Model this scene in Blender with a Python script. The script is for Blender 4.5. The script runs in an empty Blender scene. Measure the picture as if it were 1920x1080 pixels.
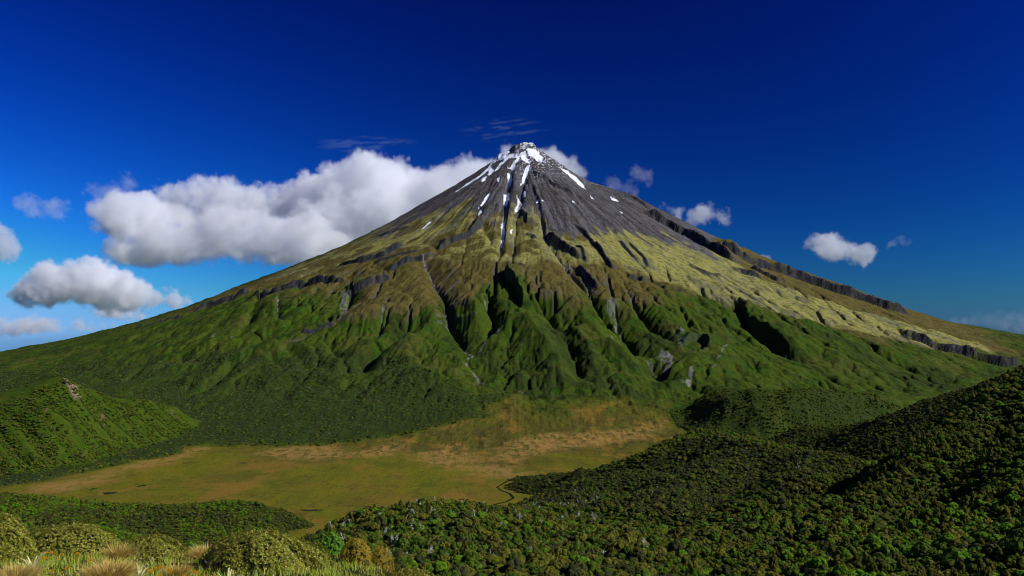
import bpy, math, random
import numpy as np
from mathutils import Vector

# ------------------------------------------------------------------ camera, sky, sun, exposure
sc = bpy.context.scene
COL = sc.collection
FPX, ROW0, CX = 1770.0, 640.0, 960.0        # focal length in photo pixels, eye-level row, centre column
CAMZ = 1252.0                               # metres above the sea
cam_d = bpy.data.cameras.new('camera')
cam = bpy.data.objects.new('camera', cam_d); COL.objects.link(cam)
cam.location = (0, 0, CAMZ); cam.rotation_euler = (math.radians(90), 0, 0)
cam_d.sensor_width = 36.0; cam_d.lens = FPX / 1920 * 36
cam_d.shift_y = (ROW0 - 540) / 1920
cam_d.clip_start = 0.1; cam_d.clip_end = 400000
sc.camera = cam

SUN_AZ, SUN_EL = 110.0, 37.0                 # degrees clockwise from the view direction, above the horizon
world = bpy.data.worlds.new('World'); sc.world = world; world.use_nodes = True
wn = world.node_tree; wn.nodes.clear()
w_out = wn.nodes.new('ShaderNodeOutputWorld'); w_bg = wn.nodes.new('ShaderNodeBackground')
w_sky = wn.nodes.new('ShaderNodeTexSky'); w_sky.sky_type = 'NISHITA'; w_sky.sun_disc = False
w_sky.sun_elevation = math.radians(SUN_EL); w_sky.sun_rotation = math.radians(SUN_AZ)
w_sky.altitude = 1250; w_sky.air_density = 1.0; w_sky.dust_density = 1.0; w_sky.ozone_density = 1.0
_a, _e = math.radians(SUN_AZ), math.radians(SUN_EL)
SUN_DIR = Vector((math.sin(_a) * math.cos(_e), math.cos(_a) * math.cos(_e), math.sin(_e)))
def wnode(t, op=None, *vals):
    n = wn.nodes.new(t)
    if op: n.operation = op
    for i, v in enumerate(vals):
        if v is None: continue
        if hasattr(v, 'is_linked'): wn.links.new(v, n.inputs[i])
        else: n.inputs[i].default_value = v
    return n
# the deep blue of a clear southern sky through a polarising filter: darkest at right angles to the sun
w_geo = wnode('ShaderNodeTexCoord')
w_cos = wnode('ShaderNodeVectorMath', 'DOT_PRODUCT', w_geo.outputs['Generated'], tuple(SUN_DIR)).outputs['Value']
w_c2 = wnode('ShaderNodeMath', 'MULTIPLY', w_cos, w_cos).outputs[0]
w_num = wnode('ShaderNodeMath', 'SUBTRACT', 1.0, w_c2).outputs[0]
w_den = wnode('ShaderNodeMath', 'ADD', 1.0, w_c2).outputs[0]
w_fr = wnode('ShaderNodeMath', 'DIVIDE', w_num, w_den).outputs[0]
w_pol = wnode('ShaderNodeMath', 'MULTIPLY_ADD', w_fr, -0.7, 1.0).outputs[0]
w_sep = wnode('ShaderNodeSeparateColor', None, w_sky.outputs[0])
w_com = wnode('ShaderNodeCombineColor')
for _i, (_pw, _k, _top) in enumerate(((4.06, 1.04e-3, 3.2), (2.71, 0.0335, 5.6), (1.85, 0.354, 7.5))):
    v = wnode('ShaderNodeMath', 'MINIMUM', w_sep.outputs[_i], 7.2).outputs[0]
    v = wnode('ShaderNodeMath', 'POWER', v, _pw).outputs[0]
    v = wnode('ShaderNodeMath', 'MULTIPLY', v, _k).outputs[0]
    v = wnode('ShaderNodeMath', 'MULTIPLY', v, w_pol).outputs[0]
    v = wnode('ShaderNodeMath', 'MINIMUM', v, _top).outputs[0]
    if _i == 1: w_g = v
    if _i == 2: v = wnode('ShaderNodeMath', 'MAXIMUM', v, wnode('ShaderNodeMath', 'MULTIPLY', w_g, 1.85).outputs[0]).outputs[0]
    wn.links.new(v, w_com.inputs[_i])
wn.links.new(w_com.outputs[0], w_bg.inputs['Color']); wn.links.new(w_bg.outputs[0], w_out.inputs['Surface'])
w_bg.inputs['Strength'].default_value = 0.1

sun_d = bpy.data.lights.new('sun', 'SUN'); sun_d.energy = 4.4; sun_d.angle = math.radians(0.53)
sun_d.color = (1.0, 0.975, 0.945)
sun = bpy.data.objects.new('sun', sun_d); COL.objects.link(sun)
sun.rotation_euler = SUN_DIR.to_track_quat('Z', 'Y').to_euler(); sun.location = (0, 0, 6000)
sc.view_settings.view_transform = 'Standard'; sc.view_settings.look = 'None'
sc.view_settings.exposure = 0.0; sc.view_settings.gamma = 1.0
sc.cycles.use_denoising = True; sc.cycles.filter_width = 0.85
sc.cycles.max_bounces = 34; sc.cycles.diffuse_bounces = 2; sc.cycles.glossy_bounces = 2
sc.cycles.transmission_bounces = 2; sc.cycles.transparent_max_bounces = 8; sc.cycles.volume_bounces = 32

# ------------------------------------------------------------------ numeric helpers
rng = np.random.default_rng(7)
TAB = np.random.default_rng(3).random((512, 512)).astype(np.float32)
def vn(x, y, s=0):
    """smooth value noise, 0..1"""
    xf = np.floor(x); yf = np.floor(y)
    tx = (x - xf).astype(np.float32); ty = (y - yf).astype(np.float32)
    xi = (xf.astype(np.int64) + s * 37) & 511; yi = (yf.astype(np.int64) + s * 91) & 511
    x1 = (xi + 1) & 511; y1 = (yi + 1) & 511
    tx = tx * tx * tx * (tx * (tx * 6 - 15) + 10); ty = ty * ty * ty * (ty * (ty * 6 - 15) + 10)
    a = TAB[yi, xi]; b = TAB[yi, x1]; c = TAB[y1, xi]; d = TAB[y1, x1]
    return (a + (b - a) * tx) * (1 - ty) + (c + (d - c) * tx) * ty
def fbm(x, y, o=5, s=0, g=0.5):
    r = 0.0; a = 1.0; n = 0.0
    for i in range(o):
        r = r + a * vn(x, y, s + i * 5); n += a; a *= g; x = x * 2.03 + 17.3; y = y * 2.03 - 9.7
    return r / n
def ridged(x, y, o=4, s=0, g=0.55):
    r = 0.0; a = 1.0; n = 0.0
    for i in range(o):
        v = 1 - np.abs(2 * vn(x, y, s + i * 5) - 1); r = r + a * v; n += a; a *= g
        x = x * 2.1 + 7.7; y = y * 1.7 + 3.1
    return r / n
def ss(a, b, x):
    t = np.clip((x - a) / (b - a), 0, 1); return t * t * (3 - 2 * t)
def polydist(X, Y, P):
    """distance to a polyline, signed (+ on the left of travel), and the position 0..1 along it"""
    P = np.asarray(P, float); seg = np.hypot(*np.diff(P, axis=0).T); cum = np.concatenate([[0], np.cumsum(seg)])
    best = np.full(X.shape, 1e9); sg = np.ones(X.shape); tt = np.zeros(X.shape)
    for i in range(len(P) - 1):
        ax, ay = P[i]; dx, dy = P[i + 1] - P[i]; L2 = dx * dx + dy * dy + 1e-9
        t = np.clip(((X - ax) * dx + (Y - ay) * dy) / L2, 0, 1)
        ex = X - ax - t * dx; ey = Y - ay - t * dy; d = np.hypot(ex, ey)
        m = d < best
        best = np.where(m, d, best); sg = np.where(m, np.sign(dx * ey - dy * ex), sg)
        tt = np.where(m, (cum[i] + t * seg[i]) / cum[-1], tt)
    return best, sg, tt
def inpoly(X, Y, P):
    P = np.asarray(P, float); c = np.zeros(X.shape, bool); n = len(P)
    for i in range(n):
        x1, y1 = P[i]; x2, y2 = P[(i + 1) % n]
        if y1 == y2: continue
        c ^= ((y1 > Y) != (y2 > Y)) & (X < (x2 - x1) * (Y - y1) / (y2 - y1) + x1)
    return c
def bbox(X, Y, P, m):
    P = np.asarray(P, float)
    return np.nonzero((X > P[:, 0].min() - m) & (X < P[:, 0].max() + m) & (Y > P[:, 1].min() - m) & (Y < P[:, 1].max() + m))[0]

# ------------------------------------------------------------------ the volcano's broad form
XS, YS = 78.0, 6000.0                       # the summit
MARSH = 922.0                               # level of the wetland
PROF = {                                    # elevation at a distance from the summit, on four sides
 'L': [(0, 2512), (60, 2490), (200, 2388), (451, 2226), (892, 1970), (1163, 1836), (1637, 1650), (2078, 1476), (2315, 1404), (2824, 1275), (3332, 1182), (4200, 1050), (6000, 860)],
 'F': [(0, 2512), (60, 2480), (200, 2375), (500, 2165), (1000, 1830), (1500, 1560), (2000, 1325), (2400, 1160), (2700, 1052), (3000, 985), (3300, 945), (3700, 920), (4400, 905), (6000, 890)],
 'R': [(0, 2512), (60, 2495), (200, 2390), (397, 2262), (702, 2165), (1075, 1972), (1583, 1750), (1956, 1615), (2566, 1400), (3176, 1292), (4200, 1120), (6000, 900)],
}
def prof(k, r):
    p = np.array(PROF[k]); return np.interp(r, p[:, 0], p[:, 1])
def cone(X, Y):
    dx = X - XS; dy = YS - Y; r = np.hypot(dx, dy); ph = np.arctan2(dx, dy)
    wF = ss(-0.05, 1.0, np.cos(ph)) ** 0.8
    wR = ss(-0.35, 0.35, np.sin(ph))
    side = prof('L', r) * (1 - wR) + prof('R', r) * wR
    return side * (1 - wF) + prof('F', r) * wF, r, ph
def base(X, Y):
    h, r, ph = cone(X, Y)
    k = 14.0                                # soft maximum with the marsh level
    return MARSH + k * np.logaddexp(0, np.clip((h - MARSH) / k, -40, 400))
def survey(px, py, Yd=None):
    """map position of a sighting (photo column, row) on the bare slope, or at a known distance"""
    if Yd is None:
        Yv = np.concatenate([np.arange(1300, 6600, 4.0)])
        z = base((px - CX) / FPX * Yv, Yv); ray = CAMZ + (ROW0 - py) / FPX * Yv
        i = np.nonzero(z >= ray)[0]
        if len(i) == 0:                     # just above the skyline: take the closest approach
            j = int(np.argmin(ray - z)); Yd = Yv[j]
        else:
            Yd = Yv[i[0]]
    return ((px - CX) / FPX * Yd, Yd)
def line(*pts): return [survey(*p) for p in pts]

# ------------------------------------------------------------------ material helpers
class NT:
    """short hand for building a node tree"""
    def __init__(self, name, rough=0.9, spec=0.15):
        self.m = bpy.data.materials.new(name); self.m.use_nodes = True
        self.t = self.m.node_tree; self.t.nodes.clear()
        self.out = self.t.nodes.new('ShaderNodeOutputMaterial')
        self.b = self.t.nodes.new('ShaderNodeBsdfPrincipled')
        self.b.inputs['Roughness'].default_value = rough
        self.b.inputs['Specular IOR Level'].default_value = spec
        self.t.links.new(self.b.outputs[0], self.out.inputs['Surface'])
        self._pos = None
    def n(self, typ, **kw):
        nd = self.t.nodes.new(typ)
        for k, v in kw.items(): setattr(nd, k, v)
        return nd
    def put(self, sock, v):
        if v is None: return
        if hasattr(v, 'is_linked'): self.t.links.new(v, sock)
        else: sock.default_value = tuple(v) + (1,) if sock.type == 'RGBA' and len(v) == 3 else v
    @property
    def pos(self):
        if self._pos is None: self._pos = self.n('ShaderNodeNewGeometry').outputs['Position']
        return self._pos
    def obj(self): return self.n('ShaderNodeTexCoord').outputs['Object']
    def noise(self, scale, detail=4, rough=0.55, vec=None, dist=0.0, dim='3D'):
        nd = self.n('ShaderNodeTexNoise', noise_dimensions=dim)
        self.put(nd.inputs['Vector'], vec if vec is not None else self.pos)
        nd.inputs['Scale'].default_value = scale; nd.inputs['Detail'].default_value = detail
        nd.inputs['Roughness'].default_value = rough; nd.inputs['Distortion'].default_value = dist
        return nd.outputs['Fac']
    def voro(self, scale, vec=None, out='Distance'):
        nd = self.n('ShaderNodeTexVoronoi'); self.put(nd.inputs['Vector'], vec if vec is not None else self.pos)
        nd.inputs['Scale'].default_value = scale
        return nd.outputs[out]
    def vscale(self, s, vec=None):
        nd = self.n('ShaderNodeVectorMath', operation='MULTIPLY')
        self.put(nd.inputs[0], vec if vec is not None else self.pos); nd.inputs[1].default_value = s
        return nd.outputs[0]
    def math(self, op, a, b=None, c=None, clamp=False):
        nd = self.n('ShaderNodeMath', operation=op, use_clamp=clamp)
        self.put(nd.inputs[0], a); self.put(nd.inputs[1], b); self.put(nd.inputs[2], c)
        return nd.outputs[0]
    def rng(self, v, a, b, c=0.0, d=1.0):
        nd = self.n('ShaderNodeMapRange', interpolation_type='SMOOTHSTEP')
        self.put(nd.inputs[0], v)
        for i, x in enumerate((a, b, c, d)): self.put(nd.inputs[i + 1], x)
        return nd.outputs[0]
    def mix(self, f, a, b, mode='MIX'):
        nd = self.n('ShaderNodeMix', data_type='RGBA', blend_type=mode)
        self.put(nd.inputs[0], f)
        for i, x in ((6, a), (7, b)):
            self.put(nd.inputs[i], tuple(x) + (1,) if isinstance(x, tuple) and len(x) == 3 else x)
        return nd.outputs[2]
    def attr(self, name):
        nd = self.n('ShaderNodeAttribute', attribute_name=name)
        s = self.n('ShaderNodeSeparateColor'); self.t.links.new(nd.outputs['Color'], s.inputs[0])
        return s.outputs[0], s.outputs[1], s.outputs[2], nd.outputs['Alpha']
    def color(self, c): self.put(self.b.inputs['Base Color'], c)
    def bump(self, h, strength=0.5, dist=1.0):
        nd = self.n('ShaderNodeBump'); nd.inputs['Strength'].default_value = strength
        nd.inputs['Distance'].default_value = dist; self.put(nd.inputs['Height'], h)
        self.t.links.new(nd.outputs[0], self.b.inputs['Normal'])

def terrain_material():
    """mountain and wetland: green tussock slopes under rock, moss, brown tussock, bush, snow and scree given by surface masks"""
    k = NT('mountain_ground', rough=0.95, spec=0.08)
    rock, moss, brown, bush = k.attr('cover_a'); snow, scree, marsh, grey = k.attr('cover_b')
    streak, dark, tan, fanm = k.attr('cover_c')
    n_l = k.noise(0.006, 5, 0.6); n_m = k.noise(0.03, 5, 0.65); n_f = k.noise(0.16, 4, 0.7); n_g = k.noise(0.5, 2, 0.6)
    strk = k.noise(0.05, 4, 0.7, vec=k.vscale((1.0, 1.0, 0.18)))
    green = k.mix(k.rng(n_l, 0.35, 0.65), (0.034, 0.088, 0.004), (0.072, 0.112, 0.005))
    green = k.mix(k.rng(n_m, 0.42, 0.62), green, (0.070, 0.086, 0.008))
    green = k.mix(k.rng(k.noise(0.018, 5, 0.7), 0.52, 0.64, 0, 0.8), green, (0.018, 0.034, 0.005))
    green = k.mix(k.rng(n_f, 0.42, 0.62, 0, 0.6), green, (0.014, 0.028, 0.003))
    brn = k.mix(k.rng(n_m, 0.35, 0.65), (0.092, 0.072, 0.015), (0.130, 0.106, 0.026))
    brn = k.mix(k.rng(n_f, 0.45, 0.8, 0, 0.6), brn, (0.055, 0.045, 0.012))
    mos = k.mix(k.rng(n_m, 0.35, 0.7), (0.330, 0.290, 0.085), (0.225, 0.225, 0.040))
    mos = k.mix(k.rng(streak, 0.50, 0.62, 0, 0.7), mos, (0.150, 0.145, 0.085))
    mos = k.mix(k.rng(n_f, 0.48, 0.72, 0, 0.8), mos, (0.085, 0.085, 0.030))
    mos = k.mix(k.rng(k.noise(0.06, 3, 0.6), 0.56, 0.66, 0, 0.75), mos, (0.080, 0.075, 0.028))
    rok = k.mix(k.rng(n_m, 0.3, 0.7), (0.060, 0.055, 0.054), (0.108, 0.102, 0.101))
    rok = k.mix(k.rng(n_l, 0.42, 0.62, 0, 0.75), rok, (0.085, 0.068, 0.054))
    rok = k.mix(k.rng(k.noise(0.011, 5, 0.65), 0.52, 0.66, 0, 0.8), rok, (0.048, 0.046, 0.050))
    rok = k.mix(k.rng(streak, 0.44, 0.60, 0, 0.75), rok, (0.060, 0.052, 0.048))
    rok = k.mix(k.rng(streak, 0.56, 0.40, 0, 0.6), rok, (0.135, 0.130, 0.128))
    rok = k.mix(k.rng(strk, 0.50, 0.74, 0, 0.5), rok, (0.038, 0.036, 0.040))
    shaded_crag = k.mix(k.rng(strk, 0.35, 0.65), (0.055, 0.054, 0.058), (0.016, 0.016, 0.018))  # dark cliff rock, blackened further to stand in for shade on the scarps
    shaded_crag = k.mix(k.rng(n_f, 0.5, 0.7, 0, 0.6), shaded_crag, (0.028, 0.034, 0.014))
    n_r = k.noise(0.10, 5, 0.75)
    rok = k.mix(k.rng(n_r, 0.50, 0.62, 0, 0.7), rok, (0.040, 0.038, 0.040)); rok = k.mix(k.rng(n_r, 0.46, 0.34, 0, 0.55), rok, (0.20, 0.19, 0.185))
    bsh = k.mix(k.rng(n_f, 0.3, 0.7), (0.013, 0.027, 0.004), (0.044, 0.066, 0.009))
    bsh = k.mix(k.rng(n_m, 0.45, 0.7, 0, 0.6), bsh, (0.036, 0.038, 0.012))
    scr = k.mix(n_f, (0.15, 0.14, 0.13), (0.30, 0.28, 0.26))
    n_w = k.noise(0.012, 6, 0.6, vec=k.vscale((1, 0.45, 1))); n_w2 = k.noise(0.004, 4, 0.6, vec=k.vscale((1, 0.6, 1)))
    mar = k.mix(k.rng(n_w2, 0.44, 0.56), (0.190, 0.172, 0.006), (0.215, 0.150, 0.015))
    mar = k.mix(k.rng(n_w, 0.40, 0.66), mar, (0.140, 0.150, 0.006))
    mar = k.mix(k.rng(k.noise(0.02, 5, 0.6), 0.55, 0.8, 0, 0.6), mar, (0.060, 0.052, 0.012))
    tanb = k.math('MULTIPLY', tan, k.rng(k.noise(0.05, 5, 0.7, vec=k.vscale((1, 0.4, 1))), 0.38, 0.55))
    mar = k.mix(fanm, mar, k.mix(k.rng(n_w, 0.35, 0.65), (0.070, 0.062, 0.012), (0.110, 0.096, 0.012)))
    mar = k.mix(k.rng(k.noise(0.035, 6, 0.7, vec=k.vscale((1, 0.35, 1))), 0.50, 0.72, 0, 0.7), mar, (0.050, 0.046, 0.010))
    mar = k.mix(k.rng(n_f, 0.42, 0.70, 0, 0.65), mar, (0.062, 0.056, 0.008))
    mar = k.mix(k.rng(n_g, 0.45, 0.62, 0, 0.4), mar, (0.185, 0.150, 0.018))
    mar = k.mix(k.rng(k.noise(0.009, 6, 0.65, vec=k.vscale((1, 0.5, 1))), 0.53, 0.62, 0, 0.75), mar, (0.250, 0.145, 0.022))
    mar = k.mix(k.rng(k.noise(0.014, 5, 0.65, vec=k.vscale((1, 0.6, 1.3))), 0.56, 0.64, 0, 0.7), mar, (0.085, 0.110, 0.008))
    mar = k.mix(k.math('MULTIPLY', tanb, 0.85), mar, k.mix(n_f, (0.26, 0.150, 0.030), (0.40, 0.245, 0.070)))
    c = k.mix(brown, green, brn); c = k.mix(moss, c, mos); c = k.mix(marsh, c, mar)
    c = k.mix(bush, c, bsh)
    # pale dead limbs among the living bush
    specks = k.math('MULTIPLY', k.rng(k.voro(0.11), 0.05, 0.28, 1.0, 0.0), k.rng(k.noise(0.08, 2), 0.45, 0.6))
    c = k.mix(k.math('MULTIPLY', specks, grey), c, (0.30, 0.29, 0.28))
    c = k.mix(rock, c, rok); c = k.mix(dark, c, shaded_crag); c = k.mix(scree, c, scr)
    c = k.mix(snow, c, (0.86, 0.87, 0.90))
    k.color(c)
    h = k.math('ADD', k.math('MULTIPLY', n_f, 3.0), k.math('MULTIPLY', n_g, 0.8))
    h = k.math('ADD', h, k.math('MULTIPLY', k.math('MULTIPLY', strk, rock), 6.0))
    inv = k.math('SUBTRACT', 1.0, k.math('MULTIPLY', snow, 0.85)); h = k.math('MULTIPLY', h, inv)
    k.bump(h, 1.0, 1.6)
    return k.m

def grid_mesh(name, X, Y, Z, mat, attrs=None, keep=None, smooth=True):
    """a height field (rows x columns) as one mesh object; keep = mask of faces"""
    R, C = X.shape
    idx = np.arange(R * C, dtype=np.int32).reshape(R, C)
    q = np.stack([idx[:-1, :-1], idx[:-1, 1:], idx[1:, 1:], idx[1:, :-1]], -1).reshape(-1, 4)
    if keep is not None: q = q[keep.reshape(-1)]
    used = np.zeros(R * C, bool); used[q.reshape(-1)] = True
    remap = np.cumsum(used).astype(np.int32) - 1
    q = remap[q]; co = np.stack([X, Y, Z], -1).reshape(-1, 3)[used].astype(np.float32)
    me = bpy.data.meshes.new(name)
    me.vertices.add(len(co)); me.vertices.foreach_set('co', co.reshape(-1))
    me.loops.add(q.size); me.loops.foreach_set('vertex_index', q.reshape(-1))
    me.polygons.add(len(q)); me.polygons.foreach_set('loop_start', np.arange(0, q.size, 4, dtype=np.int32))
    me.polygons.foreach_set('loop_total', np.full(len(q), 4, np.int32))
    me.update(calc_edges=True)
    if smooth: me.shade_smooth()
    for an, arr in (attrs or {}).items():
        a = me.attributes.new(an, 'FLOAT_COLOR', 'POINT')
        a.data.foreach_set('color', arr.reshape(-1, 4)[used].astype(np.float32).reshape(-1))
    me.materials.append(mat)
    o = bpy.data.objects.new(name, me); COL.objects.link(o)
    return o
def new_mesh(name, verts, faces, mats, midx=None, smooth=False):
    me = bpy.data.meshes.new(name); me.from_pydata([tuple(map(float, v)) for v in verts], [], [tuple(int(i) for i in f) for f in faces])
    for m in (mats if isinstance(mats, (list, tuple)) else [mats]): me.materials.append(m)
    if midx is not None: me.polygons.foreach_set('material_index', np.array(midx, np.int32))
    if smooth: me.shade_smooth()
    return me
def obj(name, me, parent=None, loc=None):
    o = bpy.data.objects.new(name, me); COL.objects.link(o)
    if parent: o.parent = parent
    if loc is not None: o.location = loc
    return o
def tag(o, label=None, cat=None, group=None, kind=None):
    for k, v in (('label', label), ('category', cat), ('group', group), ('kind', kind)):
        if v: o[k] = v
    return o
def empty(name, loc):
    o = bpy.data.objects.new(name, None); COL.objects.link(o); o.location = loc; o.empty_display_size = 0.3
    return o
def struct(o, label=None):
    o['kind'] = 'structure'
    if label: o['label'] = label
    return o

# ------------------------------------------------------------------ the volcano and the wetland at its foot
SCREE_LINES = []
EX0, EY0, EDX = -3000.0, 2800.0, 10.0
def eroded_relief():
    """valleys cut into the cone by running water on a 10 m grid: relief against the smooth cone, and the water gathered"""
    xs = np.arange(EX0, 3200, EDX); ys = np.arange(EY0, 6700, EDX)
    Xe, Ye = np.meshgrid(xs, ys); sh = Xe.shape
    z0 = base(Xe, Ye); _, r, ph = cone(Xe, Ye)
    nz = (fbm(Xe / 330, Ye / 330, 3, 21) - 0.5) * 50 + (fbm(Xe / 85, Ye / 85, 4, 31) - 0.5) * 40
    Z = z0 + nz * ss(0, 60, z0 - MARSH) * (0.18 + 0.82 * ss(1200, 1800, r)) * (0.4 + 0.6 * ss(75, 40, np.abs(np.degrees(ph))))
    L = line
    def gully(P, w, dep, sc_w=0.0, sc=0.0, tp=0.12, p=1.25):
        m = bbox(Xe.reshape(-1), Ye.reshape(-1), P, w + 5); x = Xe.reshape(-1)[m]; y = Ye.reshape(-1)[m]
        d, s, t = polydist(x, y, P)
        tap = np.clip(np.minimum(t / tp, (1 - t) / tp), 0, 1)
        Z.reshape(-1)[m] -= dep * tap * np.clip(1 - d / w, 0, 1) ** p
        if sc: SCREE_LINES.append((P, sc_w, sc))
    def ridge(P, w, hgt, tp=0.2, p=1.2):
        m = bbox(Xe.reshape(-1), Ye.reshape(-1), P, w + 5); x = Xe.reshape(-1)[m]; y = Ye.reshape(-1)[m]
        d, s, t = polydist(x, y, P)
        tap = np.clip(np.minimum(t / tp, (1 - t) / tp), 0, 1)
        Z.reshape(-1)[m] += hgt * tap * np.clip(1 - d / w, 0, 1) ** p
    # streams, spurs and hollows that the photograph shows
    gully(L((957, 322), (953, 345), (949, 370), (946, 400), (942, 440), (938, 475), (932, 495)), 46, 22, 6, 0.3)
    gully(L((990, 312), (982, 340), (972, 382), (966, 420), (963, 455), (958, 498)), 42, 24, 6, 0.25)
    ridge(L((974, 304), (965, 340), (958, 380), (953, 430), (948, 475)), 34, 16, 0.1)
    gully(L((1008, 390), (1018, 425), (1030, 455), (1055, 490), (1080, 522), (1100, 543), (1112, 560), (1115, 575)), 60, 26, 15, 0.35)
    gully(L((1058, 492), (1085, 505), (1100, 530), (1118, 548)), 30, 12, 10, 0.5)
    gully(L((925, 330), (905, 380), (880, 430), (870, 460)), 40, 10)
    gully(L((860, 370), (810, 420), (770, 450)), 40, 9, 6, 0.4)
    gully(L((900, 415), (915, 440), (930, 470)), 40, 14)
    gully(L((790, 480), (815, 520), (835, 555), (845, 590), (846, 605), (858, 620), (873, 640), (875, 650), (888, 660), (880, 674), (874, 684)), 95, 36, 6, 0.85, 0.1)
    gully(L((874, 684), (888, 692), (898, 708), (905, 722)), 60, 20, 6, 0.85, 0.1)
    gully(L((905, 560), (918, 575), (925, 592), (924, 612), (912, 636), (890, 660)), 70, 34, 6, 0.7)
    gully(L((965, 592), (945, 612), (922, 634)), 40, 14, 7, 0.7)
    ridge(L((880, 568), (890, 590), (893, 615)), 90, 34)
    ridge(L((895, 656), (920, 632), (950, 612), (975, 600)), 60, 26, 0.15)
    ridge(L((975, 600), (1000, 632), (1030, 668), (1060, 700), (1075, 722)), 120, 52, 0.15)
    gully(L((1010, 560), (1040, 600), (1070, 640), (1085, 690), (1100, 725)), 130, 52, 0, 0)
    ridge(L((1060, 610), (1085, 636), (1102, 650), (1108, 680), (1125, 706)), 80, 34, 0.15)
    gully(L((1150, 575), (1160, 600), (1185, 635), (1215, 668), (1236, 690), (1245, 706), (1280, 722)), 150, 62, 6, 0.4, 0.1)
    ridge(L((1130, 640), (1165, 665), (1200, 695), (1240, 722)), 70, 26)
    gully(L((1180, 560), (1215, 600), (1260, 640), (1290, 655)), 70, 26)
    gully(L((1100, 560), (1135, 590), (1150, 610)), 50, 20)
    gully(L((1384, 575), (1400, 612), (1440, 640), (1482, 668), (1530, 690)), 70, 26)
    gully(L((1530, 590), (1580, 625), (1640, 660), (1700, 690)), 80, 18)
    ridge(L((735, 580), (700, 596), (640, 612), (570, 634), (480, 660), (380, 690)), 130, 40, 0.1)
    gully(L((660, 545), (645, 575), (610, 618), (560, 640), (450, 660), (300, 680)), 110, 34, 5, 0.3, 0.1)
    gully(L((655, 560), (650, 580), (632, 612)), 30, 12, 9, 0.6)
    gully(L((520, 556), (521, 580), (526, 604)), 26, 8, 5, 0.6)
    ridge(L((840, 600), (800, 625), (750, 660), (700, 690)), 110, 36)
    gully(L((770, 600), (740, 640), (690, 670), (660, 700)), 90, 34)
    gully(L((720, 585), (715, 610), (700, 640)), 50, 20, 6, 0.4)
    gully(L((1290, 722), (1320, 742), (1290, 765), (1270, 790)), 60, 14)
    for P in (((530, 645), (560, 672), (582, 700)), ((500, 658), (520, 684), (540, 702)), ((610, 640), (640, 668), (660, 700)), ((480, 560), (470, 600), (440, 640)),
              ((430, 590), (400, 620), (360, 645)), ((330, 620), (270, 650), (200, 672)), ((360, 660), (300, 690), (220, 720)), ((450, 680), (400, 720), (330, 760)), ((560, 700), (520, 750), (470, 800))):
        gully(L(*P), 50, 16)
    n = Z.size; R, C = sh; idx = np.arange(n).reshape(sh)
    offs = [(-1, -1), (-1, 0), (-1, 1), (0, -1), (0, 1), (1, -1), (1, 0), (1, 1)]
    hard = 0.16 + 0.84 * ss(1250, 1900, r); hard = hard * (0.3 + 0.7 * ss(72, 40, np.degrees(ph) * np.where(ph > 0, 1.45, -1.0)))
    low = z0 < MARSH + 14
    for it in range(14):
        best = np.zeros(sh); rec = idx.copy(); dist = np.full(sh, EDX)
        for dy, dx in offs:
            y0, y1 = max(0, -dy), R - max(0, dy); x0, x1 = max(0, -dx), C - max(0, dx)
            L_ = EDX * math.hypot(dy, dx)
            sl = (Z[y0:y1, x0:x1] - Z[y0 + dy:y1 + dy, x0 + dx:x1 + dx]) / L_
            m = sl > best[y0:y1, x0:x1]
            best[y0:y1, x0:x1][m] = sl[m]; rec[y0:y1, x0:x1][m] = idx[y0 + dy:y1 + dy, x0 + dx:x1 + dx][m]; dist[y0:y1, x0:x1][m] = L_
        order = np.argsort(Z.reshape(-1)); ol = order.tolist(); rl = rec.reshape(-1).tolist()
        A = [1.0] * n
        for i in reversed(ol):
            j = rl[i]
            if j != i: A[j] += A[i]
        An = np.minimum(np.array(A), 2500.0)
        F = (0.030 * hard.reshape(-1) * An ** 0.5 * (EDX / dist.reshape(-1)))
        F[low.reshape(-1)] = 0
        Fl = F.tolist(); zl = Z.reshape(-1).tolist()
        for i in ol:
            f = Fl[i]
            if f: zl[i] = (zl[i] + f * zl[rl[i]]) / (1 + f)
        Z = np.array(zl).reshape(sh)
        lap = np.zeros(sh); lap[1:-1, 1:-1] = Z[:-2, 1:-1] + Z[2:, 1:-1] + Z[1:-1, :-2] + Z[1:-1, 2:] - 4 * Z[1:-1, 1:-1]
        Z = Z + 0.014 * lap
    d = Z - z0
    b = d.copy()
    for ax in (0, 1, 0, 1):
        k = 27; p = np.take(b, np.clip(np.arange(-k, b.shape[ax] + k + 1), 0, b.shape[ax] - 1), axis=ax); c = np.cumsum(p, axis=ax)
        b = (np.take(c, np.arange(2 * k + 1, c.shape[ax]), axis=ax) - np.take(c, np.arange(0, c.shape[ax] - 2 * k - 1), axis=ax)) / (2 * k + 1)
        if b.shape[ax] < sh[ax]: b = np.concatenate([b, np.take(b, [-1], axis=ax)], axis=ax)
    return (d - b).astype(np.float32), np.log10(np.array(A)).reshape(sh).astype(np.float32)
def sample(E, X, Y):
    R, C = E.shape
    fx = np.clip((X - EX0) / EDX, 0, C - 1.001); fy = np.clip((Y - EY0) / EDX, 0, R - 1.001)
    xi = fx.astype(int); yi = fy.astype(int); tx = fx - xi; ty = fy - yi
    v = (E[yi, xi] * (1 - tx) + E[yi, xi + 1] * tx) * (1 - ty) + (E[yi + 1, xi] * (1 - tx) + E[yi + 1, xi + 1] * tx) * ty
    edge = ss(0, 200, X - EX0) * ss(0, 200, EX0 + C * EDX - X) * ss(0, 100, Y - EY0) * ss(0, 200, EY0 + R * EDX - Y)
    return v * edge
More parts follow.
